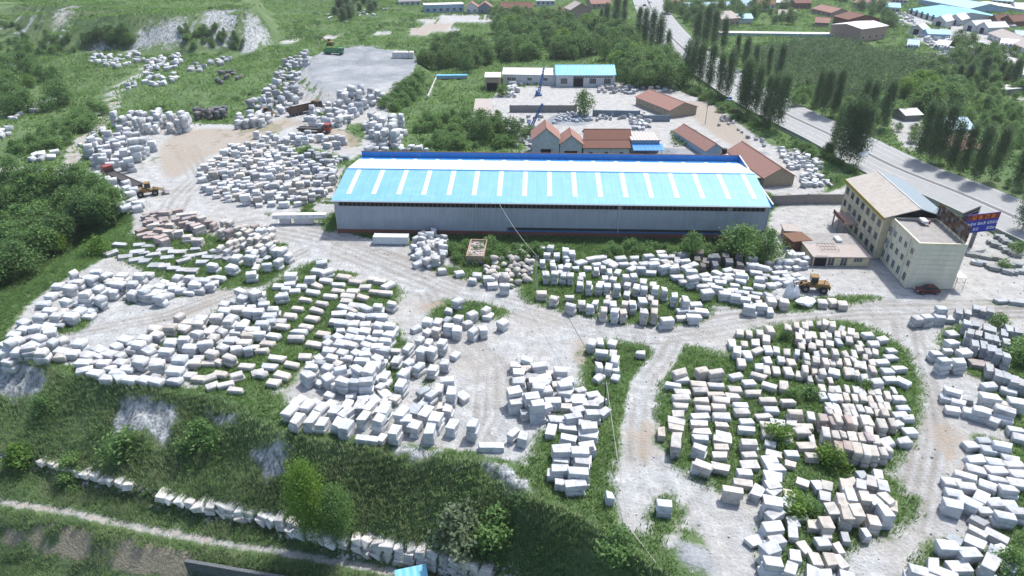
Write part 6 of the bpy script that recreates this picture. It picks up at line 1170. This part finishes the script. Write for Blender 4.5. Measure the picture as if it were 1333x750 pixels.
for x, y, ty, src, nm, lb, wd in ((760, 152, 121, RND, 'garden_tree', 'round dark tree in the yard behind the red-roofed houses', .95), (962, 335, 298, BSH_W, 'wall_tree', 'dark bush tree against the warehouse corner', 1.25), (998, 342, 303, BSH_W, 'wall_tree', 'dark bush tree beyond the warehouse corner by the shed', 1.0), (900, 334, 305, BSH_W, 'wall_tree', 'smaller dark bush against the warehouse wall', .95), (655, 125, 105, BSH, 'garden_shrub', 'dark shrub before the long white shed', .8), (1305, 350, 335, BSH, 'yard_shrub', 'shrub between the kerbstone stacks', 1), (1322, 330, 312, BSH, 'yard_shrub', 'shrub behind the kerbstone stacks', 1), (1078, 205, 187, POP, 'verge_shrub', 'small dark conifer beside the highway', 2.2), (412, 704, 614, BIG, 'slope_tree', 'bright yellow green tree beside the retaining row', .56), (446, 700, 642, BIGD, 'slope_tree', 'darker tree adjoining the bright tree by the retaining row', .66), (597, 705, 655, BSH_G, 'slope_shrub', 'grey green flowering shrub on the grass slope', .85), (645, 700, 662, BSH, 'slope_shrub', 'fresh green shrub on the slope beside the grey one', .95), (805, 720, 690, BSH, 'slope_shrub', 'shrub on the slope under the pale cable', 1.1), (1022, 442, 427, BSH, 'yard_shrub', 'round shrub among the curving grassy rows', 1), (1125, 508, 492, BSH_B, 'yard_shrub', 'bright shrub between the packed ranks', .9), (1080, 605, 578, BSH_B, 'yard_shrub', 'bright round shrub beside the tallest packed rank', .95), (1055, 518, 500, BSH, 'yard_shrub', 'dark shrub in the gap among marble columns', 1.1), (1030, 520, 503, BSH, 'yard_shrub', 'shrub beside the dark one among marble columns', 1.0), (1010, 575, 550, BSH_B, 'yard_shrub', 'yellow green bush at the end of marble columns', 1.1), (1298, 425, 408, BSH, 'yard_shrub', 'dark bush among the grey granite ranks', 1.3), (1328, 470, 438, BSH, 'yard_shrub', 'large dark bush beside the grey granite ranks', 1.2), (1052, 672, 650, BSH, 'yard_shrub', 'shrub between tumbled column and cream cluster', 1), (1033, 668, 640, BSH_B, 'yard_shrub', 'bright shrub beside the tumbled column', 1), (1312, 745, 715, BSH, 'yard_shrub', 'shrub among the scattered blocks past the sandy lane', 1), (400, 200, 188, BSH, 'yard_shrub', 'dark shrub among the packed yard stones', 1.4), (130, 330, 305, BSH_B, 'bank_shrub', 'bright green shrub on the bank above the gully', 1.2), (420, 155, 145, BSH, 'bank_shrub', 'shrub on the bank by the tipper truck', 1.4), (95, 610, 590, BSH, 'slope_shrub', 'grey shrub on the slope above the retaining row', 1.2), (160, 590, 560, BSH, 'slope_shrub', 'dark shrub beneath the pale rock outcrop', 1.2), (30, 600, 575, BSH_B, 'slope_shrub', 'light green shrub at the top of the retaining row', 1.2), (90, 632, 612, BSH, 'slope_shrub', 'green shrub growing over the retaining row', 1), (60, 530, 512, BSH, 'slope_shrub', 'grey green shrub below the bank rock', 1.2), (265, 575, 545, BSH, 'slope_shrub', 'shrub between two pale rock outcrops', 1.2)):
    g = gw(x, y); tree(nm, lb, 'tree' if nm.endswith('tree') else 'shrub', g, max(1.2, hpx(g, ty)), src, wd)
grove([(120, 46), (170, 42), (172, 64), (110, 60)], 22, (3, 6), BSH_W, 'hill_shrub', 'dark shrub on the face of the spoil hill', 'shrub', 'shrubs on the spoil hill', 1.2, .4)
grove([(232, 40), (285, 34), (320, 58), (250, 66)], 30, (2, 4), BSH_W, 'hill_shrub', 'dark shrub on the face of the spoil hill', 'shrub', 'shrubs on the spoil hill', 1.2, .4)
grove([(0, 30), (60, 40), (120, 64), (60, 75), (0, 70)], 34, (2, 5), BSH_W, 'hill_shrub', 'shrub on the rough ground at the foot of the spoil hill', 'shrub', 'shrubs below the spoil hill', 1.2, .4)
# hedged kitchen garden by the tile house
P = W([(872, 172), (905, 170), (912, 190), (876, 192)]); e = thing('vegetable_bed', 'dark green vegetable bed in rows beside the beige tile house', 'garden bed', P[0]); bd = []
for i in range(6):
    a, b_ = P[0].lerp(P[3], (i + .5) / 6), P[1].lerp(P[2], (i + .5) / 6)
    n = 160; u = RNG.uniform(0, 1, n)[:, None]; pts = np.array(a)[None] * (1 - u) + np.array(b_)[None] * u + RNG.normal(size=(n, 3)) * (.3, .3, .25) + (0, 0, .6) - np.array(P[0])
    mobj('crop_row', fast_mesh('crop_row', leaf_quads(pts, .35, RNG), 4, RNG.uniform(0, 1, n)), 'leaf_shrub', e)

# ground cover: grass blades, weeds and orchard canopy that nobody could count
def infr(x, y, z, mg=40):
    sx, sy = scr(x, y, z); return (sx > -mg) & (sx < 1333 + mg) & (sy > -mg) & (sy < 750 + mg)
def scatter(x0, x1, y0, y1, n, ok):
    x = RNG.uniform(x0, x1, n); y = RNG.uniform(y0, y1, n); z = field(GZ2, x, y); m_ = infr(x, y, z) & ok(x, y); return np.stack([x[m_], y[m_], z[m_]], 1)
vegf = np.clip(1 - dust - tan * .9 - bankm * .12 - conc - grav - rock * 1.0, 0, 1) * (_rd > 14)
fp = [(whw(-1, -.3, 0), whw(WL + 1, -.3, 0), whw(WL + 1, WD + 1, 0), whw(-1, WD + 1, 0))]
for o in list(C.objects):
    if o.type == 'EMPTY' and o.get('category') in ('house', 'workshop', 'shed', 'building', 'factory'):
        for w_ in o.children:
            if w_.name.split('.')[0] == 'wall':
                bx = [Vector(c_) for c_ in w_.bound_box]; R = Matrix.Rotation(o.rotation_euler.z, 3, 'Z')
                x0, x1, y0_, y1_ = min(v.x for v in bx), max(v.x for v in bx), min(v.y for v in bx), max(v.y for v in bx)
                fp.append([R @ Vector(c_) + o.location for c_ in ((x0, y0_, 0), (x1, y0_, 0), (x1, y1_, 0), (x0, y1_, 0))])
def free(x, y):
    m_ = np.ones(len(x), bool)
    for P in fp: m_ &= ~pip([(p[0], p[1]) for p in P], x, y)
    return m_
def blades(P, per, hr, wd, lean=.35):
    n = len(P); P = np.repeat(P, per, 0) + RNG.normal(size=(n * per, 3)) * (.16, .16, 0); k = len(P)
    a = RNG.uniform(0, 6.283, k); h = RNG.uniform(hr[0], hr[1], k); d = np.stack([np.cos(a), np.sin(a), np.zeros(k)], 1); s = wd * RNG.uniform(.6, 1.4, k)[:, None]
    ln = RNG.normal(size=(k, 2)) * lean; tip = P + np.stack([ln[:, 0] * h + .12 * h, ln[:, 1] * h - .1 * h, h], 1)
    return np.stack([P - d * s - (0, 0, .05), P + d * s - (0, 0, .05), tip], 1)
def tone(V): c_ = V[:, 0]; return np.clip(1.1 * vnoise(c_[:, 0], c_[:, 1], 3.0, 21) + .8 * vnoise(c_[:, 0], c_[:, 1], 11, 4) - .62 + RNG.uniform(0, .35, len(V)), 0, 1)
inlow = lambda x, y: pip(LOWER, x, y)
V = np.concatenate([blades(scatter(-105, 45, 45, 105, 190000, lambda x, y: inlow(x, y) & (field(vegf, x, y) > .45) & (RNG.uniform(size=len(x)) < .05 + 1.1 * vnoise(x, y, 4, 6))), 4, (.35, 1.15), .055)])
tag(mobj('slope_grass', fast_mesh('slope_grass', V, 3, tone(V)), 'grass_reed'), 'long reedy grass covering the slope and terrace below the yard', 'grass', kind='stuff')
leafmat('grass_dry', (.13, .17, .09), (.33, .38, .22), .7, .5)
V = blades(scatter(-105, 45, 45, 105, 60000, lambda x, y: inlow(x, y) & (field(vegf, x, y) > .4) & (vnoise(x, y, 5, 33) * .7 + vnoise(x, y, 2, 34) * .3 > .56)), 3, (.6, 1.5), .045, .3)
tag(mobj('slope_reeds', fast_mesh('slope_reeds', V, 3, RNG.uniform(0, 1, len(V))), 'grass_dry'), 'pale dry reeds standing in drifts on the grass slope', 'reeds', kind='stuff')
V = blades(scatter(-125, 125, 45, 190, 520000, lambda x, y: ~inlow(x, y) & (field(vegf, x, y) > .25 + .5 * RNG.uniform(size=len(x))) & free(x, y)), 2, (.2, .75), .08)
tag(mobj('yard_grass', fast_mesh('yard_grass', V, 3, tone(V)), 'grass_green'), 'green grass and weeds growing between the stone blocks', 'grass', kind='stuff')
V = blades(scatter(-420, 420, 190, 620, 420000, lambda x, y: (field(vegf, x, y) > .5) & free(x, y) & (RNG.uniform(size=len(x)) < .2 + .9 * vnoise(x, y, 9, 7))), 2, (.4, 1.3), .28, .6)
tag(mobj('field_grass', fast_mesh('field_grass', V, 3, tone(V)), 'grass_green'), 'rough green grass over the fields behind the yard', 'grass', kind='stuff')
def clumps(P, hr, per, size, flat=.7):
    n = len(P); R = RNG.uniform(hr[0], hr[1], n); d = RNG.normal(size=(n, per, 3)); d /= np.linalg.norm(d, axis=2)[..., None]; d[..., 2] = np.abs(d[..., 2]); d *= (RNG.uniform(.55, 1.05, (n, per)) * R[:, None])[..., None]; d[..., 2] *= flat
    Q = (P[:, None] + d).reshape(-1, 3); t_ = np.repeat(RNG.uniform(0, .6, n), per) + RNG.uniform(0, .4, n * per)
    return fast_mesh('clumps', leaf_quads(Q, size, RNG), 4, t_)
P = scatter(-105, 45, 45, 100, 4200, lambda x, y: inlow(x, y) & (field(vegf, x, y) > .6) & (vnoise(x, y, 6, 12) > .5))
tag(mobj('slope_weeds', clumps(P, (.4, 1.1), 34, .16), 'leaf_shrub'), 'leafy weeds and creepers matted over the grass slope', 'weeds', kind='stuff')
P = scatter(-125, 125, 50, 190, 11000, lambda x, y: ~inlow(x, y) & (field(vegf, x, y) > .7) & free(x, y) & (vnoise(x, y, 5, 13) > .52))
tag(mobj('yard_weeds', clumps(P, (.3, .9), 26, .17), 'leaf_shrub'), 'leafy weeds and brambles between the stone rows', 'weeds', kind='stuff')
ORCH = [(p.x, p.y) for p in W([(1000, 62), (1060, 52), (1110, 58), (1150, 72), (1225, 78), (1232, 108), (1170, 118), (1110, 130), (1040, 118), (1000, 100), (960, 72)])]
P = scatter(-420, 430, 185, 620, 11000, lambda x, y: (field(vegf, x, y) > .7) & free(x, y) & (vnoise(x, y, 22, 15) + .3 * vnoise(x, y, 6, 16) > np.where(x > 60, .62, .80)))
tag(mobj('field_scrub', clumps(P, (.9, 2.6), 40, .45), 'leaf_wood'), 'scrub and bushes scattered over the fields behind the yard', 'scrub', kind='stuff')
pts = []
for i in range(60):
    for j in range(40): pts.append((60 + i * 5.6 + j * .9, 230 + j * 7.5 + random.uniform(-.9, .9)))
pts = np.array(pts) + RNG.normal(size=(len(pts), 2)) * .5; m_ = pip(ORCH, pts[:, 0], pts[:, 1]); pts = pts[m_]; P = np.concatenate([pts, np.full((len(pts), 1), .6)], 1)
tag(mobj('orchard', clumps(P, (2.5, 3.9), 150, .46, 1.25), 'leaf_poplar'), 'dense rows of low orchard trees across the highway', 'orchard', kind='stuff')

# ------------------------------------------------------------------ hazy air
hz = B(-1700, 1700, -260, 2700, -35, 75).build('haze', None); m = bpy.data.materials.new('haze'); m.use_nodes = True; t = m.node_tree; t.nodes.clear()
o_ = N(t, 'ShaderNodeOutputMaterial'); v_ = N(t, 'ShaderNodeVolumePrincipled'); v_.inputs['Color'].default_value = (.86, .92, 1, 1); v_.inputs['Density'].default_value = .00010; v_.inputs['Anisotropy'].default_value = .3
t.links.new(v_.outputs[0], o_.inputs['Volume']); hz.data.materials.append(m); tag(hz, 'pale summer haze lying over the whole valley', 'haze', kind='stuff')
